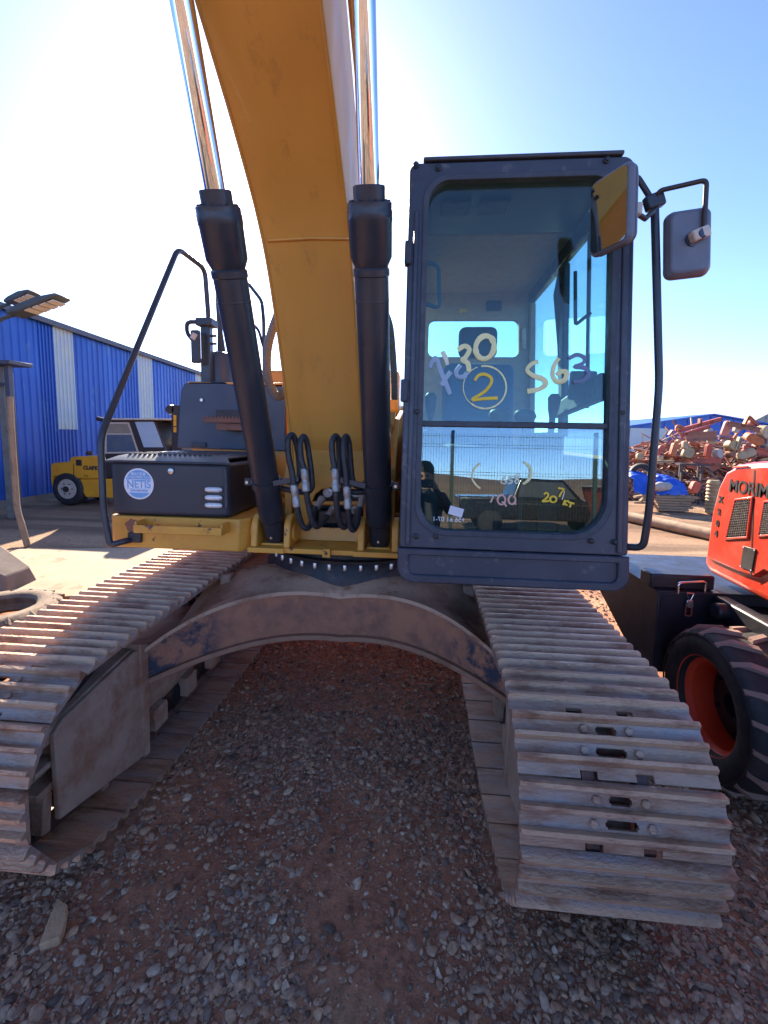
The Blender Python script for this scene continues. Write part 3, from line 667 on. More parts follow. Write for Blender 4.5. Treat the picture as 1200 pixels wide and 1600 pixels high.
# corrugated conduits either side of the boom
def conduit(pts, r=.024):
    P = spline([Vector(p) for p in pts], 26); rs = [r if i % 2 else r*.86 for i in range(len(P))]
    return MB().tube(P, rs, 14).build('corrugated_conduit', mat('grey_conduit', (.20, .195, .185), .55), EX, smooth=30)
conduit([at(452, 452, Y=-.35), at(434, 492, Y=-.38), at(419, 540, Y=-.42), at(418, 585, Y=-.44), at(428, 615, Y=-.44), at(440, 617, Y=-.40), at(452, 596, Y=-.34)], .030)
conduit([at(598, 480, Y=-.30), at(609, 510, Y=-.32), at(614, 560, Y=-.34), at(616, 600, Y=-.36), at(616, 625, Y=-.36)], .025)
MB().box(.17, .30, -.40, -.30, 1.72, 1.95).cyl((.235, -.42, 1.84), (.235, -.28, 1.84), .05, 20).build('conduit_bracket', M['yellow'], EX, bevel=.006)
MB().px([(-.70, 1.14), (.3, 1.14), (.3, 2.0), (-.40, 1.90), (-.70, 1.60)], .30, .33).build('cab_side_frame', M['yellow'], EX, bevel=.006)

# ---- left deck, toolbox, step, handrails, engine bay
DX0, DX1, DY = -1.372, -.52, -.845
dk = MB().pz([(DX0+.03, DY), (DX1-.05, DY), (DX1, DY+.06), (DX1, 1.0), (DX0, 1.0), (DX0, DY+.03)], 1.105, 1.296)
deck = dk.build('side_deck', M['yellow_worn'], EX, bevel=.008)
bx = MB().pz([(DX0+.02, -.835), (-.70, -.835), (-.635, -.81), (-.625, -.10), (DX0+.01, -.10)], 1.300, 1.618)
box = bx.build('toolbox', M['box_black'], EX, bevel=.022, seg=3)
ld = MB()
sheet(ld, [[(DX0-.012, -.85, 1.622), (-1.28, -.862, 1.626), (-.72, -.862, 1.626), (-.615, -.835, 1.622)],
           [(DX0+.03, -.78, 1.648), (-1.27, -.78, 1.662), (-.74, -.78, 1.662), (-.66, -.77, 1.648)],
           [(DX0+.03, -.16, 1.648), (-1.27, -.18, 1.662), (-.74, -.18, 1.662), (-.66, -.16, 1.648)],
           [(DX0-.012, -.09, 1.622), (-1.28, -.085, 1.626), (-.72, -.085, 1.626), (-.615, -.09, 1.622)]], (0, 0, -.012))
lid = ld.build('lid', M['box_black'], box, bevel=.004)
tread_me = None
for r_ in range(5):
    for k in range(17):
        if tread_me is None:
            o = MB().lathe([(.012, 0), (.009, .006)], (0, 0, 0), (0, 0, 1), 8).build('tread_stud', M['box_black'], box); tread_me = o.data
        else:
            o = bpy.data.objects.new('tread_stud', tread_me); COL.objects.link(o); o.parent = box
        o.location = (-1.26+k*.031+(.015 if r_ % 2 else 0), -.775+r_*.05, 1.661)
c = at(217, 756, Y=-.8365)
RS = .092
st = MB().lathe([(RS, 0), (RS, .0012)], c, (0, -1, 0), 48).build('round_sticker', M['sticker_w'], box)
stp = MB()
def seg_poly(z0, z1, r): return [(c.x+math.sqrt(max(r*r-z*z, 0)), c.z+z) for z in np.linspace(z0, z1, 12)]+[(c.x-math.sqrt(max(r*r-z*z, 0)), c.z+z) for z in np.linspace(z1, z0, 12)]
stp.py(seg_poly(.027, .081, .082), c.y-.0020, c.y-.0013)
stp.py(seg_poly(-.082, -.052, .083), c.y-.0020, c.y-.0013)
stp.py([(c.x-.078, c.z+.021), (c.x+.078, c.z+.021), (c.x+.078, c.z+.024), (c.x-.078, c.z+.024)], c.y-.0020, c.y-.0013)
stp.py([(c.x-.075, c.z-.030), (c.x+.075, c.z-.030), (c.x+.075, c.z-.028), (c.x-.075, c.z-.028)], c.y-.0020, c.y-.0013)
stp.build('sticker_print', M['sticker_b'], box)
def text(body, loc, size, m, parent, rot=(90, 0, 0), ext=.0006, name='lettering', sx=1.0, align='CENTER', bold=0.0):
    cu_ = bpy.data.curves.new(name, 'FONT'); cu_.body = body; cu_.size = size; cu_.align_x = align; cu_.align_y = 'CENTER'; cu_.extrude = ext; cu_.offset = bold
    o = bpy.data.objects.new(name, cu_); COL.objects.link(o); dg = bpy.context.evaluated_depsgraph_get()
    me = bpy.data.meshes.new_from_object(o.evaluated_get(dg)); bpy.data.objects.remove(o)
    me.materials.clear(); me.materials.append(m)
    o = bpy.data.objects.new(name, me); COL.objects.link(o); o.location = loc; o.rotation_euler = [R(a) for a in rot]; o.scale = (sx, 1, 1)
    if parent: o.parent = parent
    return o
text('NETIS', (c.x, c.y-.0016, c.z-.004), .062, M['sticker_b'], box, sx=.92, bold=.0012)
text('国土交通省', (c.x, c.y-.0026, c.z+.058), .018, M['sticker_w'], box, bold=.0004)
text('新技術情報提供システム', (c.x, c.y-.0026, c.z+.038), .0125, M['sticker_w'], box, bold=.0003)
text('登録技術搭載機械', (c.x, c.y-.0016, c.z-.041), .0135, M['sticker_b'], box, bold=.0003)
c = at(267, 736, Y=-.836)
MB().lathe([(.017, 0), (.017, .004), (.012, .006)], c, (0, -1, 0), 20).build('lock', M['steel'], box, smooth=40)
MB().lathe([(.024, 0), (.024, .002)], c, (0, -1, 0), 20).build('lock_plate', M['plastic'], box)
for py_ in (765, 777.5, 789.5):
    c = at(331, py_, Y=-.836)
    MB().py(rrect(c.x-.066, c.x+.066, c.z-.0175, c.z+.0175, .0172, 6), c.y-.003, c.y+.002).build('slot_shade_plate', M['ink'], box)  # flat black plate, the shade of a recess put into its colour
    l = MB().lathe([(.002, -.054), (.012, -.048), (.016, -.03), (.016, .03), (.012, .048), (.002, .054)], (c.x+.012, c.y-.001, c.z), (1, 0, 0), 16)
    l.build('lamp_lens', M['lens'], box, smooth=60)
MB().py([(-.655, 1.36), (-.64, 1.36), (-.64, 1.58), (-.655, 1.60)], -.835, -.83).build('corner_seam', M['plastic'], box)
# step on the deck front, rail, rust patch plate
sp0, sp1 = at(225, 818, Y=DY), at(358, 816, Y=DY)
MB().box(sp0.x, sp1.x, DY-.10, DY-.088, sp0.z-.035, sp0.z+.012).box(sp0.x, sp0.x+.012, DY-.088, DY-.001, sp0.z-.035, sp0.z+.03).box(sp1.x-.012, sp1.x, DY-.088, DY-.001, sp0.z-.035, sp0.z+.03).build('deck_step', M['yellow_worn'], deck, bevel=.004)
for k in range(14):
    x = sp0.x+.02+(sp1.x-sp0.x-.04)*k/13
    MB().pz([(x-.010, DY-.088), (x+.010, DY-.088), (x, DY-.072)], sp0.z-.004, sp0.z+.004).build('step_tooth', M['yellow_worn'], deck)
cP = at(207, 822, Y=DY-.002)
MB().py([(cP.x+.045*math.cos(a)*(1+.12*math.sin(5*a)), cP.z+.042*math.sin(a)*(1+.12*math.cos(7*a))) for a in np.linspace(0, 6.2, 28)], DY-.0015, DY-.0005).build('rust_patch', M['s_rust'], deck)
def rail(name, pts, r, m, parent, fr=.06): return MB().tube(fillet(pts, fr), r, 14).build(name, m, parent, smooth=60)
XR = -1.385
rail('front_handrail', [at(207, 843, Y=-.845), at(207, 843, Y=-.86)+Vector((-.03, -.05, -.003)), at(172, 852, Y=-.93), at(162, 800, Y=-.92), at(157, 682, Y=-.90), at(278, 388, X=XR+.09), at(320, 420, X=XR+.13), at(326, 500, X=XR+.15), at(326, 560, X=XR+.15)], .0185, M['cylblack'], EX, .07)
MB().box(-1.24, -1.16, -.866, -.844, 1.14, 1.20).build('rail_foot', M['cylblack'], EX, bevel=.004)
PY = .06
def pp(px_, py_, Y=PY): q = at(px_, py_, Y=Y); return (q.x, q.z)
ep = MB().py([pp(276, 700), pp(282, 612), pp(287, 600), pp(296, 596), pp(352, 596), pp(362, 601), pp(446, 604), pp(446, 705)], PY, PY+.03)
pan = ep.build('engine_door', M['navy_panel'], EX, bevel=.008)
eb = MB().box(-1.36, -.42, PY+.032, 1.9, 1.297, 2.165).build('engine_housing', M['yellow'], EX, bevel=.03)
MB().pz([(-1.355, PY+.0), (-.98, PY+.0), (-.92, PY+.0), (-.45, PY+.0), (-.45, .9), (-1.355, .9)], 2.168, 2.185).build('housing_top', M['yellow'], EX, bevel=.004)
MB().box(-1.2, .25, 1.0, 2.3, 2.0, 2.42).build('engine_hood', M['yellow'], EX, bevel=.04)
MB().pz([(-1.3, 1.95), (1.3, 1.95), (1.3, 2.35), (.9, 2.7), (-.9, 2.7), (-1.3, 2.35)], 1.12, 2.15).build('counterweight', M['yellow'], EX, bevel=.08, seg=4)
MB().box(-.42, 1.35, .5, 1.95, 1.12, 1.3).build('rear_deck', M['yellow'], EX, bevel=.01)
MB().box(.45, 1.36, .56, 1.94, 1.302, 2.0).build('rear_housing', M['navy_panel'], EX, bevel=.02)
c = at(315, 625, Y=PY-.001); MB().lathe([(.024, 0), (.024, .002)], c, (0, -1, 0), 20).build('door_latch_plate', M['plastic'], pan)
MB().lathe([(.012, 0), (.012, .006)], c, (0, -1, 0), 16).build('door_lock', M['lens'], pan)
c = at(311, 695, Y=PY-.002); MB().box(c.x-.06, c.x+.06, PY-.012, PY-.001, c.z-.02, c.z+.02).build('door_grip', M['plastic'], pan, bevel=.008)
q0, q1 = at(319, 656, Y=-.10), at(395, 660, Y=-.10)
stp_ = MB().box(q0.x, q1.x, -.12, -.09, q0.z-.02, q0.z+.012).box(q0.x+.09, q1.x, -.09, PY-.001, q0.z-.075, q0.z-.06).box(q0.x+.09, q1.x, -.10, -.09, q0.z-.075, q0.z-.022)
step = stp_.build('rusty_step', M['s_rust'], EX, bevel=.004)
for k in range(14):
    x = q0.x+.01+(q1.x-q0.x-.02)*k/13
    MB().py([(x-.011, q0.z+.012), (x+.011, q0.z+.012), (x, q0.z+.03)], -.12, -.11).build('step_tooth', M['s_rust'], step)
c = at(365, 651, Y=PY); MB().box(c.x-.14, c.x+.1, PY-.006, PY-.001, c.z-.03, c.z+.05).build('step_shade_plate', M['ink'], pan, bevel=.004)  # flat black plate painting the dark of a hollow behind the step
# mirror post, mirror, exhaust stack and aerial behind the panel
q = at(325, 545, Y=.16)
po = MB().box(q.x-.045, q.x+.03, .13, .19, 2.17, at(325, 498, Y=.16).z).build('mirror_post', M['cylblack'], EX, bevel=.006)
zt = at(325, 505, Y=.16).z
MB().box(q.x-.07, q.x+.06, .10, .22, zt-.03, zt+.03).build('rail_clamp', M['cylblack'], po, bevel=.008)
for dz in (-.10, -.16): MB().cyl((q.x+.03, .15, zt+dz), (q.x+.075, .15, zt+dz), .010, 8).build('post_bolt', M['cylblack'], po)
MB().tube(fillet([(q.x-.06, .12, zt), at(292, 503, Y=.10), at(292, 520, Y=.08), at(300, 530, Y=.06)], .04), .016, 10).build('mirror_arm', M['cylblack'], po, smooth=60)
MB().box(-.022, .022, -.02, .02, -.025, .025, Matrix.Translation(at(304, 526, Y=.06)) @ Matrix.Rotation(.5, 4, 'Y')).build('mirror_knuckle', M['cream'], po, bevel=.006)
c = at(312, 542, Y=.10)
MB().pz(rrect(c.x-.05, c.x+.02, .05, .09, .015, 4), c.z-.13, c.z+.12).build('mirror_head', M['box_black'], po, bevel=.012)
c = at(335, 575, Y=.3); MB().lathe([(.14, 0), (.14, .22), (.12, .28), (.05, .30)], (c.x+.02, .34, 2.165), (0, 0, 1), 24).build('air_cleaner', M['navy_panel'], EX, smooth=40)
MB().tube([at(349, 600, Y=.42), at(347, 560, Y=.42), at(344, 520, Y=.42), at(341, 478, Y=.42), at(340, 440, Y=.42)], [.045, .04, .022, .020, .019], 14).build('exhaust_stack', M['cylblack'], EX, smooth=60)
rail('roof_handrail', [at(380, 560, Y=.7), at(381, 450, Y=.7), at(388, 443, Y=.7), at(409, 470, Y=.55), at(412, 500, Y=.45), at(413, 600, Y=.45)], .015, M['cylblack'], EX, .06)
rail('roof_handrail', [at(388, 500, Y=.6), at(404, 515, Y=.5), at(411, 540, Y=.45)], .012, M['cylblack'], EX, .05)

# ------------------------------------------------------------------ excavator: cab
def CB(x, d, z):
    """cab coordinates: d = depth behind the raked front plane; the sides lean in a little towards the roof"""
    return Vector((.39+(x-.39)*(1-.064*(z-1.18)/1.8)+.008*(z-1.18)/1.8, -1.300+(z-1.18)*.05+d, z))
CN = Vector((0, -1, .05)).normalized(); CP0 = CB(.5, 0, 1.18)
CXL, CXR = .385, 1.398
win = rrect(.468, 1.312, 1.365, 2.915, (.13, .17, .09, .10), 8)
outl = rrect(CXL, CXR, 1.288, 2.985, (.012, .012, .05, .035), 8)
fr_ = MB().ring(outl, win, lambda x, z, k: CB(x, .0 if k == 0 else .085, z))
cab = fr_.build('cab', M['navy'], EX, bevel=.010, smooth=35)
tag(cab, 'dark navy operator cab with large front window and paint-pen writing')
# raised bezel round the window
wi2 = rrect(.478, 1.302, 1.375, 2.905, (.125, .165, .085, .095), 8); wo2 = rrect(.452, 1.326, 1.350, 2.930, (.14, .18, .10, .11), 8)
MB().ring(wo2, wi2, lambda x, z, k: CB(x, -.008 if k == 0 else .03, z)).build('window_seal', M['plastic'], cab, bevel=.003)
# pillar channels proud of the frame
for x0, x1, z0, z1 in ((.412, .436, 1.30, 2.78), (1.345, 1.372, 1.30, 2.90)):
    m = MB(); vs = [CB(x, d, z) for z in (z0, z1) for d in (-.012, .01) for x in (x0, x1)]
    m.add(vs, [(0, 2, 3, 1), (4, 5, 7, 6), (0, 1, 5, 4), (2, 6, 7, 3), (0, 4, 6, 2), (1, 3, 7, 5)]); m.build('pillar_channel', M['navy'], cab, bevel=.006)
def cbox(name, x0, x1, d0, d1, z0, z1, m, bevel=.008, par=None):
    q = MB(); vs = [CB(x, d, z) for z in (z0, z1) for d in (d0, d1) for x in (x0, x1)]
    q.add(vs, [(0, 2, 3, 1), (4, 5, 7, 6), (0, 1, 5, 4), (2, 6, 7, 3), (0, 4, 6, 2), (1, 3, 7, 5)])
    return q.build(name, m, par or cab, bevel=bevel)
sk = MB().ring(rrect(CXL-.006, CXR+.006, 1.128, 1.285, (.07, .07, .004, .004), 6), rrect(.43, 1.355, 1.165, 1.255, (.03, .03, .012, .012), 6), lambda x, z, k: CB(x, -.006 if k == 0 else .05, z))
sk.build('front_skirt', M['navy'], cab, bevel=.008)
MB().prism(rrect(.425, 1.36, 1.16, 1.26, .02, 6), lambda x, z, k: CB(x, .010 if k == 0 else .04, z)).build('skirt_panel', M['navy'], cab, bevel=.003)
cbox('cab_floor', CXL, CXR, .09, 1.75, 1.13, 1.20, M['navy'])
cbox('roof', .448, 1.345, -.012, 1.78, 2.987, 3.004, M['plastic'], .006)
cbox('headliner', .42, 1.365, .62, 1.70, 2.945, 2.98, M['liner'], .01)
cbox('roof_hatch', .45, 1.34, .10, .60, 2.94, 2.975, M['navy_panel'], .01)
for x in (.62, .82): cbox('hatch_recess', x-.08, x+.08, .22, .36, 2.925, 2.939, M['plastic'], .01)
# side walls: pillars, rails, lower panels, glass
for s, x0, x1 in ((-1, CXL+.002, CXL+.045), (1, CXR-.047, CXR-.002)):
    cbox('side_rail', x0, x1, .09, 1.74, 2.86, 2.97, M['navy'])
    cbox('rear_pillar', x0, x1, 1.60, 1.74, 1.21, 2.855, M['liner'])
    cbox('door_panel', x0, x1, .09, 1.59, 1.21, 1.70 if s > 0 else 1.80, M['navy'])
    cbox('centre_pillar', x0, x1, .80, .875, 1.81, 2.855, M['plastic'])
    cbox('side_window', (x0+x1)/2-.003, (x0+x1)/2+.003, .092, .798, 1.802, 2.858, M['glass_side'], 0)
    cbox('side_window', (x0+x1)/2-.003, (x0+x1)/2+.003, .877, 1.598, 1.802, 2.858, M['glass_side'], 0)
    if s > 0: cbox('window_channel', (x0+x1)/2-.008, (x0+x1)/2+.008, .43, .455, 1.96, 2.855, M['plastic'], .003)
q = MB(); vs = [CB(x, d, z) for x in (CXR-.10, CXR-.045) for d, z in ((.10, 1.98), (.10, 2.10), (.80, 2.00), (.80, 1.92))]
q.add(vs, [(0, 1, 2, 3), (7, 6, 5, 4), (0, 4, 5, 1), (1, 5, 6, 2), (2, 6, 7, 3), (3, 7, 4, 0)]); q.build('door_arm_rail', M['plastic'], cab, bevel=.01)
# rear wall with window
rw = MB().ring(rrect(CXL+.046, CXR-.048, 1.21, 2.95, .02, 6), rrect(.51, 1.27, 2.44, 2.735, .05, 6), lambda x, z, k: CB(x, 1.64 if k == 0 else 1.70, z))
rw.build('rear_wall', M['liner'], cab, bevel=.006)
MB().prism(rrect(.50, 1.28, 2.43, 2.745, .05, 6), lambda x, z, k: CB(x, 1.662 if k == 0 else 1.668, z)).build('rear_window', M['glass_side'], cab)
cbox('wall_speaker', .99, 1.12, 1.62, 1.639, 2.80, 2.88, M['plastic'], .01)
cbox('yellow_label', .77, .83, 1.634, 1.639, 2.79, 2.82, M['yellow_pen'], 0)
cbox('coat_hook', 1.29, 1.32, 1.60, 1.639, 2.50, 2.66, M['cream'], .008)
# seat, consoles, levers
def rb(name, x0, x1, y0, y1, z0, z1, m, bevel=.03, rx=0):
    Mx = Matrix.Translation(((x0+x1)/2, (y0+y1)/2, z0)) @ Matrix.Rotation(R(rx), 4, 'X')
    return MB().box(-(x1-x0)/2, (x1-x0)/2, -(y1-y0)/2, (y1-y0)/2, 0, z1-z0, Mx).build(name, m, cab, bevel=bevel, seg=4)
rb('seat_cushion', .60, 1.10, -.75, -.28, 1.60, 1.75, M['seat'], .05)
rb('seat_back', .61, 1.09, -.30, -.17, 1.70, 2.30, M['seat'], .06, -8)
rb('headrest', .71, .97, -.22, -.12, 2.33, 2.54, M['plastic'], .045, -6)
rb('seat_base', .66, 1.04, -.7, -.3, 1.2, 1.6, M['plastic'], .02)
for x0, x1 in ((.46, .58), (1.12, 1.24)): rb('console', x0, x1, -.85, -.25, 1.2, 1.83, M['plastic'], .03)
for x, y in ((.52, -.82), (1.17, -.82)):
    MB().tube([(x, y, 1.82), (x, y-.01, 1.90), (x, y-.02, 1.95), (x, y-.03, 2.01), (x, y-.03, 2.03)], [.018, .016, .028, .034, .02], 14).build('joystick', M['plastic'], cab, smooth=60)
for x in (.86, .98):
    MB().tube([(x, -1.02, 1.20), (x, -1.05, 1.70), (x-.01, -1.07, 1.88)], .012, 10).build('travel_lever', M['plastic'], cab, smooth=60)
    MB().lathe([(.01, 0), (.045, .012), (.055, .035), (.045, .055), (.01, .065)], (x-.012, -1.075, 1.87), (.1, .2, 1), 18).build('lever_knob', M['plastic'], cab, smooth=60)
rb('pedal', .74, .84, -1.12, -1.0, 1.22, 1.24, M['plastic'], .005); rb('pedal', 1.0, 1.10, -1.12, -1.0, 1.22, 1.24, M['plastic'], .005)
mo = at(932, 592, Y=-.98); rb('monitor', 1.20, 1.32, -1.0, -.95, 1.99, 2.13, M['plastic'], .012, 8)
MB().tube([at(880, 610, Y=-.35), at(878, 540, Y=-.35), at(872, 460, Y=-.35), at(880, 420, Y=-.35)], .028, 10).build('seat_belt_column', M['plastic'], cab, smooth=60)
MB().tube(fillet([CB(.455, .14, 2.62), CB(.535, .14, 2.60), CB(.545, .14, 2.40), CB(.455, .14, 2.43)], .03), .010, 10).build('grab_handle', M['plastic'], cab, smooth=60)
MB().tube(fillet([CB(1.25, .30, 2.62), CB(1.255, .30, 2.36), CB(1.33, .30, 2.42)], .02), .009, 10).build('grab_handle', M['plastic'], cab, smooth=60)
# glass panes and cross bar
MB().prism(rrect(.470, 1.310, 1.863, 2.912, (.01, .01, .088, .098), 8), lambda x, z, k: CB(x, .030 if k == 0 else .036, z)).build('upper_window', M['glass'], cab)
MB().prism(rrect(.470, 1.310, 1.368, 1.845, (.128, .168, .01, .01), 8), lambda x, z, k: CB(x, .024 if k == 0 else .030, z)).build('lower_window', M['glass_low'], cab)
cbox('window_bar', .470, 1.310, .004, .05, 1.842, 1.868, M['plastic'], .004)
for px_, py_ in ((650, 258), (685, 262), (948, 250), (986, 262), (652, 643), (972, 645), (650, 838), (681, 838), (924, 845), (960, 847)):
    c = atp(px_, py_, CP0+Vector((0, -.004, 0)), CN)
    MB().lathe([(.0135, 0), (.0135, .004), (.009, .006), (.009, .013), (.006, .014)], c, CN, 12).build('frame_bolt', M['black_oily'], cab, smooth=35)
for z in (2.55, 1.95): cbox('hinge', CXL-.012, CXL+.02, -.02, .03, z, z+.10, M['plastic'], .006)
# writing on the glass
def pen(name, pts, r, m, up, closed=False):
    oy = .026 if up else .020
    pl = CP0+Vector((0, oy, 0))
    k = 3.636; oyp = 480 if up else 660
    P = [atp(640+u/k, oyp+v/k, pl, CN) for u, v in pts]
    P = spline(P, 5) if len(P) > 2 else P
    rr_ = [r*1.25*(.90+.28*mnoise.noise(Vector((i*.17, r*900, len(P))))+.08*random.random()) for i in range(len(P))]
    MB().tube(P, rr_, 6, sy=.25).build(name, m, cab, smooth=60)
def ell(cx, cz, rx, rz, a0=0, a1=360, n=18, rot=0):
    return [(cx+rx*math.cos(R(a))*math.cos(R(rot))-rz*math.sin(R(a))*math.sin(R(rot)), cz+rx*math.cos(R(a))*math.sin(R(rot))+rz*math.sin(R(a))*math.cos(R(rot))) for a in np.linspace(a0, a1, n)]
MK = 'paint_mark'
pen(MK, ell(428, 228, 52, 66, -60, 320, 18, 15), .0115, M['pale_yellow'], 1)
pen(MK, [(275, 242), (312, 220), (340, 240), (318, 285), (300, 300), (330, 318), (338, 365)], .010, M['pale_yellow'], 1)
pen(MK, [(185, 252), (205, 290), (215, 328)], .009, M['white_paint'], 1)
pen(MK, [(115, 345), (128, 310), (152, 292), (175, 360), (205, 430), (230, 495)], .010, M['blue_ghost'], 1)
pen(MK, [(235, 368), (205, 405), (180, 445)], .010, M['blue_ghost'], 1)
pen(MK, [(290, 330), (265, 365), (275, 395), (310, 395), (322, 370)], .009, M['blue_ghost'], 1)
pen(MK, ell(428, 455, 121, 121, -100, 130, 26), .0035, M['pale_yellow'], 1)
pen(MK, ell(428, 455, 123, 122, 130, 250, 16), .0018, M['pale_yellow'], 1)
pen(MK, [(370, 418), (388, 390), (425, 380), (462, 400), (462, 435), (425, 480), (355, 526), (420, 520), (500, 516)], .0065, M['yellow_pen'], 1)
pen(MK, [(730, 308), (690, 325), (668, 358), (700, 388), (755, 408), (772, 438), (735, 466), (670, 478)], .0095, M['pale_yellow'], 1)
pen(MK, [(848, 290), (822, 330), (812, 385), (838, 424), (882, 412), (892, 372), (858, 366), (838, 385)], .0095, M['pale_yellow'], 1)
pen(MK, [(905, 292), (950, 270), (992, 288), (985, 318), (935, 338), (995, 345), (1018, 380), (980, 418), (930, 424)], .0085, M['grey_smear'], 1)
pen(MK, [(400, 232), (365, 268), (355, 315), (375, 352), (402, 376)], .004, M['pale_yellow'], 0)
pen(MK, [(648, 225), (680, 250), (692, 290), (678, 325), (645, 350)], .005, M['pale_yellow'], 0)
pen(MK, [(548, 308), (528, 325), (520, 342), (540, 348), (552, 335), (535, 330)], .003, M['white_paint'], 0)
pen(MK, [(592, 308), (570, 312), (564, 326), (582, 330), (580, 342), (558, 348)], .003, M['white_paint'], 0)
pen(MK, [(615, 322), (600, 312), (612, 300), (622, 310), (600, 332), (606, 346), (622, 340), (615, 322)], .003, M['white_paint'], 0)
pen(MK, [(477, 415), (470, 435), (460, 455)], .003, M['pink_pen'], 0)
pen(MK, ell(522, 440, 22, 27, -40, 330, 14), .0035, M['pink_pen'], 0); pen(MK, [(525, 450), (540, 462), (550, 478)], .0035, M['pink_pen'], 0)
pen(MK, ell(582, 440, 20, 25, -60, 280, 14), .0035, M['pink_pen'], 0); pen(MK, [(590, 455), (605, 466)], .0035, M['pink_pen'], 0)
pen(MK, [(762, 408), (778, 400), (788, 412), (776, 432), (754, 449), (792, 446)], .004, M['yellow_pen'], 0)
pen(MK, ell(816, 437, 18, 17, -60, 300, 14), .004, M['yellow_pen'], 0)
pen(MK, [(843, 373), (876, 380), (862, 398), (850, 422)], .004, M['yellow_pen'], 0)
pen(MK, [(880, 392), (866, 440)], .002, M['white_paint'], 0)
pen(MK, [(884, 440), (872, 470)], .004, M['yellow_pen'], 0); pen(MK, [(904, 444), (878, 455), (896, 472)], .004, M['yellow_pen'], 0)
pen(MK, [(900, 452), (936, 462)], .004, M['yellow_pen'], 0); pen(MK, [(918, 457), (910, 482)], .004, M['yellow_pen'], 0)
c = atp(640+264/3.636, 660+506/3.636, CP0+Vector((0, .020, 0)), CN)
MB().box(-.032, .032, -.001, .001, -.020, .020, Matrix.Translation(c) @ Matrix.Rotation(R(14), 4, 'Y')).build('paper_tag', M['paper'], cab)
c = atp(640+222/3.636, 660+552/3.636, CP0+Vector((0, .021, 0)), CN)
o = text('+56 61 07-1', c, .030, M['sticker_w'], cab, rot=(90-2.9, 0, 0), ext=.0004); o.scale = (-1, 1, 1)
# mirrors and the tall grab rail on the door side
rail('door_grab_rail', [CB(1.395, .02, 1.325), at(1005, 856, Y=-1.33), at(1014, 800, Y=-1.34), at(1030, 600, Y=-1.34), at(1023, 322, Y=-1.33)], .0155, M['cylblack'], cab, .06)
MB().lathe([(.02, 0), (.02, .03)], CB(1.37, .02, 1.325), (1, 0, 0), 14).build('rail_foot', M['cylblack'], cab)
rail('mirror_bracket', [CB(1.385, .02, 2.70), at(984, 330, Y=-1.32), at(993, 272, Y=-1.33), at(1012, 302, Y=-1.34), at(1020, 316, Y=-1.34)], .011, M['brown_black'], cab, .03)
rail('mirror_bracket', [at(1024, 312, Y=-1.34), at(1030, 298, Y=-1.36), at(1104, 281, Y=-1.40), at(1100, 362, Y=-1.40)], .009, M['brown_black'], cab, .02)
c = at(1022, 315, Y=-1.335); MB().box(-.035, .035, -.02, .02, -.028, .028, Matrix.Translation(c) @ Matrix.Rotation(R(-20), 4, 'Y')).build('bracket_clamp', M['cylblack'], cab, bevel=.008)
MB().tube([at(1020, 330, Y=-1.36), at(1008, 342, Y=-1.40), at(990, 330, Y=-1.43)], .010, 10).build('mirror_stalk', M['brown_black'], cab, smooth=60)
c = at(992, 328, Y=-1.43); MB().box(-.022, .022, -.018, .018, -.022, .022, Matrix.Translation(c)).build('mirror_knuckle', M['cream'], cab, bevel=.006)
def mirror(c, w_, h_, rot, front):
    Mx = Matrix.Translation(c) @ Euler([R(a) for a in rot]).to_matrix().to_4x4()
    def fn(d0, d1, sc=1): return lambda x, z, k: Mx @ Vector((x*sc, d1 if k else d0, z*sc))
    out = rrect(-w_/2, w_/2, -h_/2, h_/2, .03, 6)
    MB().prism(out, fn(-.012, .02)).build('mirror_housing', M['mirror_grey'], cab, bevel=.012)
    MB().prism(rrect(-w_/2+.012, w_/2-.012, -h_/2+.012, h_/2-.012, .022, 6), fn(-.0165, -.0125)).build('mirror_glass', M['mirror'], cab)
    MB().prism(out, lambda x, z, k: Mx @ Vector((x*(1 if k == 0 else .82), .02 if k == 0 else .045, z*(1 if k == 0 else .88)))).build('mirror_back', M['mirror_grey'], cab, bevel=.006)
    return Mx
mirror(at(955, 331, Y=-1.46), .185, .275, (4, 0, -64), True)
Mx = mirror(at(1071, 384, Y=-1.34), .160, .255, (0, 4, 172), False)
c = at(1085, 372, Y=-1.395); MB().lathe([(.03, 0), (.03, .015), (.018, .02), (.018, .06)], c+Vector((0, .025, 0)), (.25, -1, .1), 16).build('mirror_socket', M['navy_panel'], cab, smooth=40)
MB().box(-.032, .032, -.018, .018, -.020, .020, Matrix.Translation(at(1093, 366, Y=-1.41)) @ Matrix.Rotation(R(-22), 4, 'Y')).build('mirror_knuckle', M['cream'], cab, bevel=.006)

# ------------------------------------------------------------------ red compact loader beside the cab side track
LD = empty('compact_loader', (2.4, -.4, 0)); tag(LD, 'orange-red compact loader with black rear box, at the right edge of the picture', 'loader')
def lb(mb, name, m, parent=LD, **k):
    mb.v = [(x-2.4, y+.4, z) for x, y, z in mb.v] if parent is LD else mb.v
    return mb.build(name, m, parent, **k)
XS = 2.40
def hs(px_, py_): q = at(px_, py_, X=XS); return (q.y, q.z)
hood_o = [hs(1107, 896), hs(1097, 880), hs(1108, 826), hs(1119, 773), hs(1129, 744), hs(1145, 726), hs(1165, 722), hs(1200, 719)]
ytop, ybot = hood_o[-1][0], hs(1200, 944)
slope = (ybot[1]-hood_o[0][1])/(ybot[0]-hood_o[0][0])
hood_o += [(-1.55, hood_o[-1][1]+.01), (-1.75, 1.5), (-1.75, hood_o[0][1]+slope*(-1.75-hood_o[0][0]))]
hd = lb(MB().px(hood_o, XS, XS+.85), 'engine_hood', M['red'], bevel=.045, seg=4)
cy_, cz_ = np.mean([p[0] for p in hood_o[:8]]), np.mean([p[1] for p in hood_o[:8]])
off = Vector((-2.4, .4, 0))
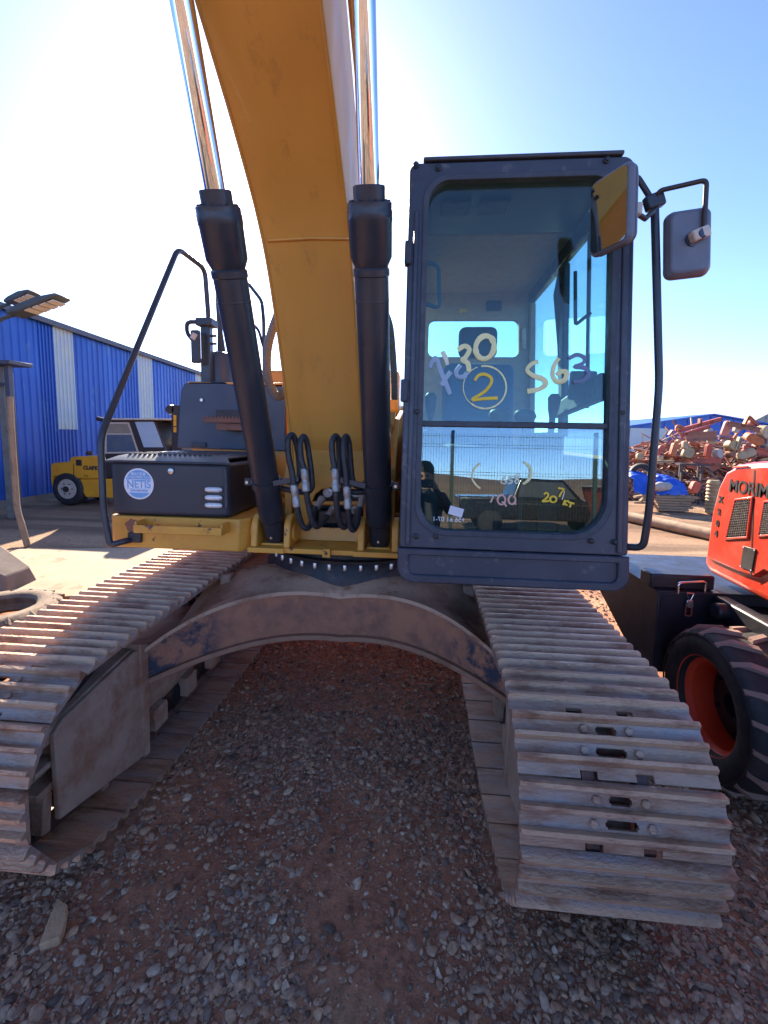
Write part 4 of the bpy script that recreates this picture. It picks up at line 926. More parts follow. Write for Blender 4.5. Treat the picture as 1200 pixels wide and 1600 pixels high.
# raised side panel with two vents
ins = [hs(1108, 872), hs(1118, 800), hs(1128, 762), hs(1140, 738), hs(1156, 730), hs(1200, 727)]
ins += [(-1.45, ins[-1][1]), (-1.45, hs(1200, 940)[1]+.12+slope*.0), hs(1200, 893), hs(1184, 903), hs(1158, 894)]
def hpan(poly, x0, x1, name, m, bev): return MB().px(poly, x0, x1).add([], []) and None
def lpart(poly, x0, x1, name, m, bevel=0, seg=2):
    q = MB().px(poly, x0, x1); q.v = [(x-2.4, y+.4, z) for x, y, z in q.v]
    o = q.build(name, m, hd, bevel=bevel, seg=seg); return o
lpart(ins, XS-.020, XS+.01, 'side_panel', M['red'], .014, 3)
for quad in (((1150, 783), (1174, 780), (1167, 838), (1136, 840)), ((1196, 786), (1222, 782), (1216, 834), (1187, 836))):
    pts = [at(*q, X=XS-.021) for q in quad]
    lpart([(p.y, p.z) for p in pts], XS-.0225, XS-.012, 'vent_backing', M['s_dark'])
    cen = sum(pts, Vector())/4; big = [(cen.y+(p.y-cen.y)*1.18, cen.z+(p.z-cen.z)*1.14) for p in pts]
    q = MB().ring(big, [(p.y, p.z) for p in pts], lambda a, b, k: (XS-.0275 if k == 0 else XS-.015, a, b)); q.v = [(x-2.4, y+.4, z) for x, y, z in q.v]
    q.build('vent_surround', M['red'], hd, bevel=.004)
    gr = MB(); a, b, c_, d = pts
    for i in range(1, 9):
        t = i/9; gr.bar(a.lerp(b, t)+Vector((-.004, 0, 0)), d.lerp(c_, t)+Vector((-.004, 0, 0)), .002, .003)
    for i in range(1, 15):
        t = i/15; gr.bar(a.lerp(d, t)+Vector((-.005, 0, 0)), b.lerp(c_, t)+Vector((-.005, 0, 0)), .002, .003)
    gr.v = [(x-2.4, y+.4, z) for x, y, z in gr.v]; gr.build('vent_mesh', M['steel'], hd)
def ltext(body, px_, py_, size, dx=.022, **k):
    p = at(px_, py_, X=XS-dx); return text(body, p+off, size, M['ink'], hd, rot=(90, 0, -90), ext=.001, **k)
ltext('MORIMOTO', 1139, 759, .105, align='LEFT', sx=.92, bold=.002)
for ch, py_ in (('X', 781), ('2', 800), ('0', 818), ('4', 834)):
    ltext(ch, 1121+(800-py_)*-.0+(781-py_)*.14+5, py_, .055, bold=.002)
p = [at(*q, X=XS-.023) for q in ((1162, 853), (1181, 858), (1175, 893), (1157, 886))]
lpart([(q.y, q.z) for q in p], XS-.026, XS-.018, 'data_plate', M['ink'], .002)
for q in p:
    k = MB().lathe([(.005, 0), (.005, .002)], Vector((XS-.0262, 0, 0))+Vector((0, q.y*.9+.1*sum(t.y for t in p)/4, q.z*.9+.1*sum(t.z for t in p)/4)), (-1, 0, 0), 8); k.v = [(x-2.4, y+.4, z) for x, y, z in k.v]
    k.build('plate_rivet', M['lens'], hd)
lpart([hs(1184, 735), hs(1186, 735), hs(1180, 900), hs(1178, 900)], XS-.0215, XS-.0195, 'panel_gap', M['ink'])
lpart([hs(1152, 729), hs(1176, 727), hs(1176, 730), hs(1152, 732)], XS-.026, XS-.019, 'hood_catch', M['rim_red'], .002)
# rear ballast box
b = MB(); T = [(1.966, -.50), (2.90, -.50), (2.90, .38), (2.05, .38), (1.966, .30)]; Bt = [(1.985, -.50), (2.90, -.50), (2.90, .10), (2.05, .10), (1.985, .02)]
b.add([(x, y, .86) for x, y in T]+[(x, y, .60 if i in (2, 3, 4) else .36) for i, (x, y) in enumerate(T)]+[], [])
b = MB().px([(-.50, .34), (-.20, .34), (.36, .56), (.36, .86), (-.50, .86)], 1.966, 2.95)
rbx = lb(b, 'ballast_box', M['black_box'], bevel=.006)
def rbp(mb, name, m, **k): mb.v = [(x-2.4, y+.4, z) for x, y, z in mb.v]; return mb.build(name, m, rbx, **k)
rbp(MB().pz([(1.955, -.512), (2.96, -.512), (2.96, .37), (1.955, .37)], .862, .872), 'box_lid', M['black_box'], bevel=.003)
s0, s1 = at(1016, 919, Z=.873), at(1104, 917, Z=.873)
rbp(MB().box(s0.x, s1.x, s0.y-.0, s0.y+.14, .874, .965), 'battery_cover', M['black_box'], bevel=.012)
h0, h1 = at(1059, 927, Z=.873), at(1101, 925, Z=.873)
rbp(MB().tube(fillet([h0, h0+Vector((0, 0, .065)), h1+Vector((0, 0, .065)), h1], .02), .008, 12), 'lid_handle', M['chrome'], smooth=60)
c = at(1077, 935, Y=-.513)
rbp(MB().tube(fillet([c+Vector((-.022, -.006, .035)), c+Vector((.022, -.006, .035)), c+Vector((.004, -.006, -.01)), c+Vector((-.004, -.006, -.01)), c+Vector((-.022, -.006, .035))], .008), .004, 8), 'latch_ring', M['chrome'], smooth=60)
rbp(MB().box(c.x-.02, c.x+.02, -.527, -.513, c.z-.055, c.z-.008), 'latch_body', M['steel'], bevel=.004)
rbp(MB().tube(fillet([c+Vector((-.018, -.004, -.05)), c+Vector((-.018, -.004, -.11)), c+Vector((.018, -.004, -.11)), c+Vector((.018, -.004, -.05))], .01), .004, 8), 'latch_hook', M['s_red'], smooth=60)
lb(MB().box(2.36, 3.0, -3.0, -.52, .42, .80), 'chassis', M['black_box'], bevel=.02)
lb(MB().box(2.28, 2.36, -1.30, -.50, .66, .86).cyl((2.22, -.62, .80), (2.36, -.62, .80), .05, 18), 'chassis_rail', M['black_box'], bevel=.012)
# wheels: tyre with chevron lugs, deep dished rim
def loader_wheel(loc):
    w = empty('wheel', loc, LD)
    tw, Ro = .165, .385
    prof = [(.235, -.135), (.25, -.155), (.30, -.168), (.345, -.165), (.372, -.145), (Ro, -.11), (Ro+.002, 0), (Ro, .11), (.372, .145), (.345, .165), (.30, .168), (.25, .155), (.235, .135), (.225, 0)]
    MB().lathe(prof, (0, 0, 0), (1, 0, 0), 56, closed=True).build('tyre', M['rubber'], w, smooth=50)
    MB().lathe([(.352, -.1685), (.358, -.170), (.362, -.1685), (.357, -.160)], (0, 0, 0), (1, 0, 0), 56, closed=True).build('tyre_rib', M['rubber'], w, smooth=50)
    lm = None
    def lug(s):
        m = MB(); rows = []
        for t in np.linspace(0, 1, 6):
            x = s*(.002+.160*t); a = .02+t*.17; wd = .047 if t < .8 else .040
            rr = Ro-.004 if t < .6 else Ro-.004-(t-.6)*.10
            hh = .026
            row = []
            for aa, hgt in ((a-wd, 0), (a-wd*.8, hh), (a+wd*.8, hh), (a+wd, 0)):
                row.append((x, (rr+hgt)*math.sin(aa), (rr+hgt)*math.cos(aa)))
            rows.append(row)
        vs = [p for r in rows for p in r]; fs = [(i*4+j, i*4+j+1, i*4+j+5, i*4+j+4) for i in range(5) for j in range(3)]+[(3, 2, 1, 0), (20, 21, 22, 23)]
        return m.add(vs, fs)
    for s, ph in ((-1, 0), (1, .5)):
        me = None
        for k in range(18):
            if me is None: o = lug(s).build('tread_lug', M['tread'], w, smooth=30); me = o.data
            else: o = bpy.data.objects.new('tread_lug', me); COL.objects.link(o); o.parent = w
            o.rotation_euler.x = 2*math.pi*(k+ph)/18
    MB().lathe([(.243, -.150), (.252, -.152), (.252, -.128), (.236, -.118), (.225, -.10), (.212, -.085), (.205, .0), (.205, .13), (.238, .14), (.238, .13), (.212, .11), (.212, -.06), (.235, -.10), (.243, -.12)], (0, 0, 0), (1, 0, 0), 56, closed=True).build('rim', M['rim_red'], w, smooth=35)
    MB().lathe([(.206, .03), (.19, .02), (.12, .02), (.10, -.01), (.06, -.01), (.055, .02), (.01, .02)], (0, 0, 0), (1, 0, 0), 40).build('rim_disc', M['black_box'], w, smooth=35)
    for k in range(6):
        a = k*math.pi/3; MB().lathe([(.012, 0), (.012, -.02)], (.02, .155*math.sin(a), .155*math.cos(a)), (1, 0, 0), 6).build('wheel_nut', M['black_box'], w)
    return w
w0 = loader_wheel((2.16-2.4, -.93+.4, .405))
for x, y in ((3.2, -.93), (2.16, -2.75), (3.2, -2.75)):
    w = copy_tree(w0, LD); w.location = (x-2.4, y+.4, .405)

# ------------------------------------------------------------------ blue warehouse on the left
WX = -9.05
WH = empty('warehouse', (WX, 12, 0)); tag(WH, 'long blue profiled-sheet warehouse with pale skylight strips along the left', 'warehouse')
def roofz(y): return 4.56-.030*(y-6)
def sheet_panel(y0, y1, z0, z1a, z1b, name, m, dx=0.):
    n = 5; q = MB(); pr = []
    for i in range(n):
        a = (y1-y0)/n
        for t, h in ((0, 0), (.62, 0), (.70, .024), (.90, .024), (.98, 0)): pr.append((y0+a*(i+t), h))
    pr.append((y1, 0))
    rows = [[(dx+h, y-12, z0) for y, h in pr], [(dx+h, y-12, z1a+(z1b-z1a)*(y-y0)/(y1-y0)) for y, h in pr]]
    sheet(q, rows, (-.012, 0, 0)); return q.build(name, m, WH)
strips = [(7.50, 8.12), (10.85, 11.62), (14.6, 15.4), (18.6, 19.4)]
y = -4.0
while y < 34:
    nxt = y+1.0
    for a, b in strips:
        if y < a < nxt: nxt = a
    st_ = [s for s in strips if abs(s[0]-y) < 1e-6]
    if st_:
        a, b = st_[0]
        sheet_panel(a, b, .06, 1.86, 1.86, 'wall_sheet', M['blue_sheet'])
        sheet_panel(a, b, 1.80, roofz(a)-.06, roofz(b)-.06, 'skylight_sheet', M['clear_sheet'], .02); nxt = b
    else: sheet_panel(y, nxt, .06, roofz(y)-.02, roofz(nxt)-.02, 'wall_sheet', M['blue_sheet'])
    y = nxt
r = MB(); za, zb_ = roofz(-4), roofz(34)
r.add([(.12, -16.1, za), (.12, 22.1, zb_), (-7, 22.1, zb_+1.5), (-7, -16.1, za+1.5), (-14, 22.1, zb_), (-14, -16.1, za)], [(0, 1, 2, 3), (3, 2, 4, 5)])
ro = r.build('roof', M['blue_sheet'], WH); sol = ro.modifiers.new('s', 'SOLIDIFY'); sol.thickness = .05
MB().add([(.10, -16.1, za-.10), (.10, 22.1, zb_-.10), (.10, 22.1, zb_+.03), (.10, -16.1, za+.03), (.16, -16.1, za-.10), (.16, 22.1, zb_-.10), (.16, 22.1, zb_+.03), (.16, -16.1, za+.03)], [(0, 1, 2, 3), (7, 6, 5, 4), (0, 4, 5, 1), (3, 2, 6, 7), (0, 3, 7, 4), (1, 5, 6, 2)]).build('eaves_trim', M['trim'], WH)
MB().box(-14, -.05, -16, -15.9, 0, 4.3).build('end_wall', M['blue_sheet'], WH); MB().box(-14, -.05, 21.9, 22, 0, 3.5).build('end_wall', M['blue_sheet'], WH)
MB().box(-14.1, -14, -16, 22, 0, 3.5).build('rear_wall', M['blue_sheet'], WH)
MB().box(-.12, .10, -16, 22, -.1, .16).build('plinth', M['concrete'], WH, bevel=.01)

# ------------------------------------------------------------------ yellow forklift by the warehouse (points right, side towards us)
FK = empty('forklift', (-6.6, 6.9, 0)); tag(FK, 'yellow forklift truck parked against the blue warehouse', 'forklift')
FY = 6.30
def fp(u, v, Y=FY): q = at(60+u/5, 620+v/5, Y=Y); return (q.x+6.6, q.z)
def fbx(poly, y0, y1, name, m, bevel=.02, par=None): return MB().py([fp(*q) for q in poly], y0-6.9, y1-6.9).build(name, m, par or FK, bevel=bevel)
fbx([(98, 540), (105, 518), (245, 505), (255, 475), (270, 468), (475, 460), (478, 640), (302, 640), (280, 615), (140, 622), (118, 620), (112, 720), (100, 640)], 6.28, 7.5, 'body', M['fork_yellow'], .03)
fbx([(305, 642), (600, 642), (600, 790), (370, 785), (345, 740)], 6.30, 7.48, 'side_skirt', M['fork_yellow'], .02)
fbx([(280, 520), (284, 520), (284, 618), (280, 618)], 6.274, 6.28, 'body_seam', M['ink'], 0)
cabf = fbx([(490, 470), (520, 195), (560, 165), (880, 185), (900, 200), (985, 400), (985, 620), (480, 640)], 6.36, 7.42, 'cab_shell', M['brown_black'], .03)
fg = mat('forklift_glass', (.10, .13, .17), .08, 0, (.14, .16, .18), .5, 3, .03)
MB().py([fp(*q) for q in [(515, 290), (520, 205), (690, 205), (715, 285)]], 6.35-6.9, 6.357-6.9).build('side_window', mat('painted_tan_reflection', (.34, .27, .19), .12), cabf)  # tan reflection put into the base colour of the pane
MB().py([fp(*q) for q in [(515, 295), (720, 295), (765, 430), (520, 440)]], 6.35-6.9, 6.357-6.9).build('side_window', fg, cabf)
fr1 = [fp(*q) for q in [(510, 445), (510, 198), (695, 198), (775, 440)]]; fr2 = [fp(*q) for q in [(522, 432), (522, 212), (688, 212), (760, 428)]]
MB().ring(fr1, fr2, lambda a, b, k: (a, (6.342 if k == 0 else 6.36)-6.9, b)).build('window_frame', M['cream'], cabf)
fbx([(512, 286), (715, 286), (718, 296), (512, 296)], 6.342, 6.36, 'window_rail', M['cream'], 0, cabf)
a = fp(745, 195); b_ = fp(890, 195); c = fp(965, 395); d = fp(815, 395)
MB().py([a, b_, c, d], 6.34-6.9, 6.36-6.9).build('windscreen', mat('painted_sky_glass', (.42, .52, .60), .1, 0, (.55, .58, .55), .5, 2), cabf)  # pale sky painted into the pane in place of a reflection
fbx([(560, 168), (1000, 168), (1000, 182), (560, 182)], 6.25, 7.5, 'roof', M['cream'], .01)
fbx([(1000, 60), (1085, 60), (1085, 480), (1000, 480)], 6.5, 7.3, 'mast', M['brown_black'], .01)
for v in (140, 185, 235): fbx([(1018, v), (1040, v), (1040, v+42), (1018, v+42)], 6.49, 6.499, 'mast_sticker', M['fork_yellow'], 0)
q = fp(985, 95); MB().lathe([(.10, 0), (.12, .1), (.10, .2)], (q[0], 6.5-6.9, q[1]), (0, 1, 0), 20).build('work_lamp', M['brown_black'], FK, smooth=40)
q = fp(450, 170); MB().lathe([(.05, 0), (.05, .22)], (q[0], 6.35-6.9, q[1]), (1, 0, -.2), 16).build('roof_lamp', M['brown_black'], FK, smooth=40)
q = fp(322, 440); MB().lathe([(.07, 0), (.07, .08), (.04, .1)], (q[0], 6.6-6.9, q[1]-.06), (0, 0, 1), 16).build('tank_cap', M['brown_black'], FK, smooth=40)
q = fp(405, 557, 6.27); text('CLARK', (q[0], 6.277-6.9, q[1]), .115, M['ink'], FK, bold=.009)
q = fp(368, 620, 6.27); text('Y70', (q[0], 6.277-6.9, q[1]), .07, M['ink'], FK)
q = fp(315, 515, 6.27); MB().box(q[0]-.07, q[0]+.07, 6.268-6.9, 6.279-6.9, q[1]-.07, q[1]+.07).build('grille_plate', M['brown_black'], FK, bevel=.004)
def fork_wheel(x, y, r_=.40):
    w = empty('wheel', (x, y-6.9, r_), FK)
    MB().lathe([(.24, 0), (.30, -.02), (.37, 0), (r_, .04), (r_, .22), (.37, .26), (.24, .26)], (0, 0, 0), (0, 1, 0), 40).build('tyre', M['rubber'], w, smooth=40)
    MB().lathe([(.235, -.004), (.22, -.012), (.19, .0), (.10, .01), (.09, -.03), (.02, -.03)], (0, 0, 0), (0, 1, 0), 32).build('rim', M['cream'], w, smooth=35)
    MB().lathe([(.07, -.05), (.07, 0)], (0, 0, 0), (0, 1, 0), 16).build('hub', M['brown_black'], w)
    for k in range(6):
        a = k*math.pi/3; MB().lathe([(.018, -.015), (.018, .01)], (.13*math.cos(a), 0, .13*math.sin(a)), (0, 1, 0), 6).build('wheel_nut', M['brown_black'], w)
q = fp(235, 757); fork_wheel(q[0], 6.27); q2 = fp(860, 757); fork_wheel(q2[0], 6.27); fork_wheel(q[0], 7.25); fork_wheel(q2[0], 7.25)
fbx([(120, 620), (300, 620), (345, 742), (350, 800), (120, 780)], 6.56, 6.6, 'wheel_arch', M['ink'], 0)

# ------------------------------------------------------------------ lamps, canopy, pole, block and tyre at the left edge
def street_lamp(tip, tail, base_xy, label, s=1.0):
    t = Vector(tip); k = Vector(tail); e = empty('street_lamp', (*base_xy, 0)); tag(e, label, 'street lamp', 'solar lamps by the warehouse')
    o = Vector((*base_xy, 0)); x = (t-k).normalized(); L = (t-k).length; y = Vector((0, 1, 0)); y = (y-x*y.dot(x)).normalized(); z = x.cross(y)
    if z.z < 0: z = -z
    Mx = Matrix((x, y, z)).transposed().to_4x4(); Mx.translation = k-o
    MB().prism([(0, -.03), (L*.25, -.05), (L*.9, -.02), (L, .0), (L*.97, .03), (L*.6, .075), (L*.2, .06), (0, .03)], lambda u, v, q: Mx @ Vector((u, (.15 if q else -.15)*s, v))).build('lamp_housing', M['lamp_grey'], e, bevel=.02)
    for i in range(4):
        u0 = L*(.32+i*.15); MB().prism([(u0, -.058), (u0+L*.11, -.052), (u0+L*.11, -.040), (u0, -.044)], lambda u, v, q: Mx @ Vector((u, (.12 if q else -.12)*s, v))).build('led_panel', M['led'], e)
    top = Vector((0, 0, k.z-.35))
    MB().tube(spline([k-o+x*.05, k-o-x*.25, k-o-x*.5-z*.12, top+Vector((.12, 0, .12)), top]), .03*s, 12).build('lamp_arm', M['lamp_grey'], e, smooth=60)
    MB().tube([(0, 0, 0), (0, 0, k.z-.3)], [.07, .045], 16).build('pole', M['lamp_grey'], e, smooth=60)
    MB().box(-.12, .12, -.12, .12, 0, .03).build('base_plate', M['lamp_grey'], e, bevel=.004)
t, k = at(101, 464, Y=3.2), at(22, 492, Y=3.2); street_lamp(t, k, (k.x-1.0, 3.2), 'nearer and larger grey street lamp head above the canopy at left')
t, k = at(55, 457, Y=5.2), at(16, 474, Y=5.2); street_lamp(t, k, (k.x-1.0, 5.2), 'smaller farther grey street lamp head behind the nearer one')
CN_ = empty('canopy', (-8.3, 4.9, 0)); tag(CN_, 'open lean-to canopy with grey posts at the far left', 'canopy')
def cnb(name, m, x0, x1, y0, y1, z0, z1, bevel=.006): return MB().box(x0+8.3, x1+8.3, y0-4.9, y1-4.9, z0, z1).build(name, m, CN_, bevel=bevel)
q = at(22, 567, Y=4.5)
cnb('roof_sheet', M['trim'], -8.95, q.x, 4.4, 4.9, q.z-.03, q.z+.04)
q2 = at(13, 580, Y=4.6); cnb('post', M['trim'], q2.x-.05, q2.x+.05, 4.55, 4.65, 0, q.z-.032)
q3 = at(12, 600, Y=4.6); cnb('brace', M['trim'], -8.9, q2.x-.051, 4.57, 4.63, q3.z-.03, q3.z+.03)
q4 = at(12, 700, Y=4.7); cnb('post', M['post_grey'], q4.x-.12, q4.x+.02, 4.7, 4.82, 0, q.z-.032); cnb('post', M['post_grey'], -8.93, -8.83, 4.55, 4.65, 0, q.z-.032)
bp_ = [at(43, 853, Z=0), at(34, 820, Y=2.86), at(27, 795, Y=2.9), at(24, 760, Y=2.95), at(19, 690, Y=3.0), at(15, 620, Y=3.05)]
tag(MB().tube(spline(bp_, 4), [.045]*(len(spline(bp_, 4))), 12).build('bent_pole', M['wood'], smooth=60), 'bent weathered wooden pole standing in front of the canopy', 'pole')
k0 = at(30, 925, Z=0)
bk = MB().add([(k0.x-.5, k0.y-.25, 0), (k0.x-.05, k0.y-.1, 0), (k0.x-.10, k0.y+.35, 0), (k0.x-.5, k0.y+.35, 0), (k0.x-.5, k0.y-.2, .42), (k0.x-.10, k0.y-.05, .18), (k0.x-.15, k0.y+.3, .20), (k0.x-.5, k0.y+.3, .44)], [(3, 2, 1, 0), (4, 5, 6, 7), (0, 1, 5, 4), (1, 2, 6, 5), (2, 3, 7, 6), (3, 0, 4, 7)])
tag(bk.build('concrete_block', M['concrete'], bevel=.02), 'dusty sloping concrete block behind the old tyre', 'block')
tc0 = at(2, 962, Z=.1); TY = empty('old_tyre', (tc0.x-.02, tc0.y, 0)); tag(TY, 'mud-caked old tyre lying flat on the ground at the left edge', 'tyre')
MB().lathe([(.27, .05), (.30, .02), (.42, .015), (.47, .05), (.47, .16), (.42, .20), (.30, .195), (.27, .165), (.31, .10)], (0, 0, 0), (0, 0, 1), 48, closed=True).build('carcass', M['mud_tyre'], TY, smooth=50)
me = None
for s in (0, 1):
    for k in range(16):
        if s == 0 and k == 0:
            o = MB().add([(.40, -.05, .015), (.475, -.04, .05), (.49, .0, .10), (.455, .05, .11), (.40, .0, .005), (.50, -.03, .04), (.515, .02, .10), (.47, .07, .11)], [(0, 1, 2, 3), (7, 6, 5, 4), (0, 4, 5, 1), (1, 5, 6, 2), (2, 6, 7, 3), (3, 7, 4, 0)]).build('tread_lug', M['mud_tyre'], TY, bevel=.008); me = o
        else:
            o = me.copy(); COL.objects.link(o); o.parent = TY
        o.rotation_euler.z = 2*math.pi*(k+.5*s)/16
        if s: o.scale.z = -1; o.location.z = .215

# ------------------------------------------------------------------ scrap heap, tarp, planks, barrel and far sheds on the right
def sp(u, v, Y): return at(980+u/5.4545, 620+v/5.4545, Y=Y)
CNAME = {'s_red': 'red', 's_orange': 'orange', 's_cream': 'cream', 's_grey': 'grey', 's_rust': 'rusty', 's_pink': 'faded pink', 's_white': 'off-white', 's_tan': 'tan', 's_dark': 'dark'}
def mound():
    q = MB(); rr = random.Random(5)
    for i in range(2600):
        x = rr.uniform(6.4, 17.5); yy = rr.uniform(10.2, 14.0)
        hmax = 2.15*min(1, (x-5.6)/2.8)*min(1, (17.8-x)/2)*min(1, .22+(yy-10.1)/1.5)*(.85+.3*mnoise.noise(Vector((x*1.3, yy, 0))))
        z = rr.uniform(.02, max(hmax, .1)); t = rr.random()
        Mx = Matrix.Translation((x, yy, z)) @ Euler((rr.uniform(-.4, .4), rr.gauss(0, .45), rr.uniform(0, 3.1))).to_matrix().to_4x4()
        if t < .55: L = rr.uniform(.3, 1.5); w_ = rr.uniform(.008, .03); q.box(-L/2, L/2, -w_, w_, -w_, w_, Mx)
        elif t < .75: L = rr.uniform(.2, .7); q.box(-L/2, L/2, -rr.uniform(.08, .3), .1, -.006, .006, Mx)
        elif t < .88: L = rr.uniform(.2, .9); r_ = rr.uniform(.015, .05); q.tube([Mx @ Vector((-L/2, 0, 0)), Mx @ Vector((L/2, 0, 0))], r_, 8)
        else: L = rr.uniform(.1, .35); q.box(-L/2, L/2, -.06, .06, -.05, .05, Mx)
    return q
mm = bpy.data.materials.new('mixed_scrap'); mm.use_nodes = True; N = mm.node_tree.nodes
ge = N.new('ShaderNodeNewGeometry'); rp = N.new('ShaderNodeValToRGB'); rp.color_ramp.interpolation = 'CONSTANT'; e = rp.color_ramp.elements
stp2 = [(0, (.28, .11, .07)), (.2, (.38, .13, .08)), (.38, (.14, .08, .065)), (.5, (.44, .19, .12)), (.64, (.36, .25, .19)), (.76, (.50, .33, .18)), (.86, (.24, .17, .15)), (.94, (.6, .5, .36))]
while len(e) < len(stp2): e.new(.5)
for q, (p_, c) in zip(e, stp2): q.position = p_; q.color = (*c, 1)
mm.node_tree.links.new(ge.outputs['Random Per Island'], rp.inputs[0]); mm.node_tree.links.new(rp.outputs[0], N['Principled BSDF'].inputs['Base Color']); N['Principled BSDF'].inputs['Roughness'].default_value = .7
tag(mound().build('scrap_heap', mm), 'tangled heap of rusty scrap iron behind the red loader', 'scrap heap', kind='stuff')
def hopper(u, v, w_, h_, tilt, m, Y, lab):
    c = sp(u, v, Y); W = w_/272*.42; H = h_/272*.42; d = max(W*.8, .07)
    o = MB().prism(rrect(-W, W, -H, H, min(W, H)*.8, 5), lambda x, z, k: Vector((x, -d if k == 0 else d, z))).build('hopper_drum', M[m], bevel=.025, seg=3)
    o.location = c; o.rotation_euler = (R(random.uniform(-12, 12)), R(tilt), R(random.uniform(-25, 25)))
    tag(o, lab, 'hopper', 'rounded hoppers on the scrap heap')
H_ = [(675, 315, 46, 115, 25, 's_white', 'pale grey upright rounded hopper high in the middle of the scrap heap'),
      (720, 375, 66, 66, 30, 's_cream', 'squat cream hopper tucked under the pale grey one on the heap'),
      (845, 270, 60, 135, 10, 's_pink', 'tall faded pink rounded hopper near the top of the heap'),
      (1075, 360, 135, 72, 30, 's_orange', 'orange hopper lying aslant at the right of the heap'),
      (1165, 300, 100, 115, 0, 's_cream', 'big tan hopper at the right top end of the heap'),
      (890, 415, 95, 85, 35, 's_tan', 'tan round hopper beside two leaning orange struts'),
      (1010, 490, 135, 75, -25, 's_cream', 'cream slanting hopper just above the loader hood'),
      (770, 485, 74, 84, 0, 's_white', 'off-white square hopper at mid height of the heap'),
      (690, 460, 50, 125, -5, 's_red', 'tall narrow red hopper beside the off-white one'),
      (395, 450, 48, 125, 15, 's_orange', 'tall narrow orange hopper at the left of the heap'),
      (275, 455, 44, 95, 30, 's_red', 'small red hopper leaning right beside the grab rail'),
      (285, 540, 30, 85, -10, 's_cream', 'slim cream hopper hanging low on the left of the heap'),
      (515, 480, 85, 95, 20, 's_tan', 'tan disc-like hopper left of the heap centre'),
      (440, 270, 56, 66, 0, 's_orange', 'orange round end cap at the left end of the long red beam'),
      (575, 770, 64, 95, 20, 's_red', 'bright red bucket-like part beside the blue tarp'),
      (105, 510, 55, 62, 0, 's_tan', 'tan drum at the far left of the heap beside the cab'),
      (490, 410, 42, 72, 0, 's_cream', 'small cream hopper under the orange end cap'),
      (930, 270, 40, 80, 15, 's_white', 'small off-white can beside the tall pink hopper'),
      (1060, 225, 60, 50, 0, 's_pink', 'pink box on the peak of the heap at right'),
      (880, 490, 70, 55, 10, 's_rust', 'rusty low drum under the tan round hopper')]
for u, v, w_, h_, t, m, lab in H_: hopper(u, v, w_*1.05, h_*1.05, t, m, 10.1 if v < 700 else 8.6, lab)
def beam(u0, v0, u1, v1, w_, m, lab, Y0=10.0, Y1=10.0, name='steel_beam'):
    a, b = sp(u0, v0, Y0), sp(u1, v1, Y1); x, y_, d, L = frame(a, b); q = MB(); W = w_/272
    q.bar(a, b, .03, W*.8); q.bar(a+y_*W*.5, b+y_*W*.5, .11, W*.20); q.bar(a-y_*W*.5, b-y_*W*.5, .11, W*.20)
    tag(q.build(name, M[m]), lab, 'beam', 'beams on the scrap heap')
for args in ((430, 290, 800, 190, 26, 's_red', 'long red beam sloping up along the crest of the heap'),
             (450, 330, 700, 255, 22, 's_red', 'second red beam just below the crest beam'),
             (860, 225, 1130, 285, 30, 's_rust', 'rusty beam sloping down right of the crest'),
             (1032, 165, 985, 255, 12, 's_orange', 'thin orange strut on the peak leaning left'),
             (1032, 165, 1115, 245, 12, 's_pink', 'thin pink strut on the peak leaning right'),
             (622, 185, 618, 255, 14, 's_pink', 'short upright pink post on the crest beam'),
             (722, 198, 720, 238, 12, 's_pink', 'shorter upright post nearer the peak of the crest beam'),
             (965, 345, 925, 455, 22, 's_cream', 'leaning cream strut beside the tan round hopper'),
             (1100, 415, 1030, 525, 22, 's_orange', 'leaning orange strut above the loader hood'),
             (990, 430, 1200, 480, 40, 's_red', 'thick red beam lying behind the loader hood'),
             (545, 530, 612, 488, 18, 's_orange', 'short orange bar in the middle of the heap'),
             (250, 552, 395, 548, 14, 's_tan', 'tan rail under the left side of the heap'),
             (780, 350, 900, 362, 18, 's_rust', 'rusty flat bar under the pink hopper'),
             (500, 345, 760, 330, 60, 's_rust', 'wide rusty plate girder under the crest beams'),
             (560, 540, 800, 545, 34, 's_red', 'dark red sill under the middle of the heap'),
             (355, 325, 385, 285, 10, 's_pink', 'thin bent bar at the left of the crest')): beam(*args)
tb = empty('table_frame', (sp(560, 690, 9.6).x, 9.6, 0)); tag(tb, 'dark steel table frame with crossed legs under the heap', 'frame')
tz = sp(560, 585, 9.6).z
for dx in (-.32, -.18, .22, .32):
    MB().box(dx-.02, dx+.02, -.03 if dx in (-.32, .22) else .3, .03 if dx in (-.32, .22) else .36, 0, tz).build('leg', M['s_dark'], tb)
MB().box(-.4, .4, -.05, .4, tz+.001, tz+.05).build('top_rail', M['s_dark'], tb); MB().bar((-.3, 0, tz-.15), (.3, 0, .5), .03, .03).build('brace', M['s_dark'], tb)
tq = sp(280, 800, 8.8); tn = 22; tr_ = MB(); rows = []
p0, p1 = sp(60, 850, 8.4), sp(510, 850, 8.4)
for j in range(tn):
    row = []
    for i in range(30):
        s, t = i/29, j/(tn-1); x = p0.x+(p1.x-p0.x)*s; yy = 8.35+t*.9
        prof = .30+.42*math.sin(min(1, t*1.5)*math.pi/2)*(.35+.65*abs(math.sin(s*5.2+.6)))*(1-.55*s*s)
        row.append((x+.04*mnoise.noise(Vector((s*6, t*6, 2))), yy, .40+prof*.75-.22*(1-min(1, t*4))+.09*mnoise.noise(Vector((s*9, t*7, 0)))))
    rows.append(row)
sheet(tr_, rows, (0, 0, .012)); tag(tr_.build('tarpaulin', M['tarp'], smooth=50), 'crumpled bright blue tarpaulin spread over timber in front of the scrap', 'tarpaulin')
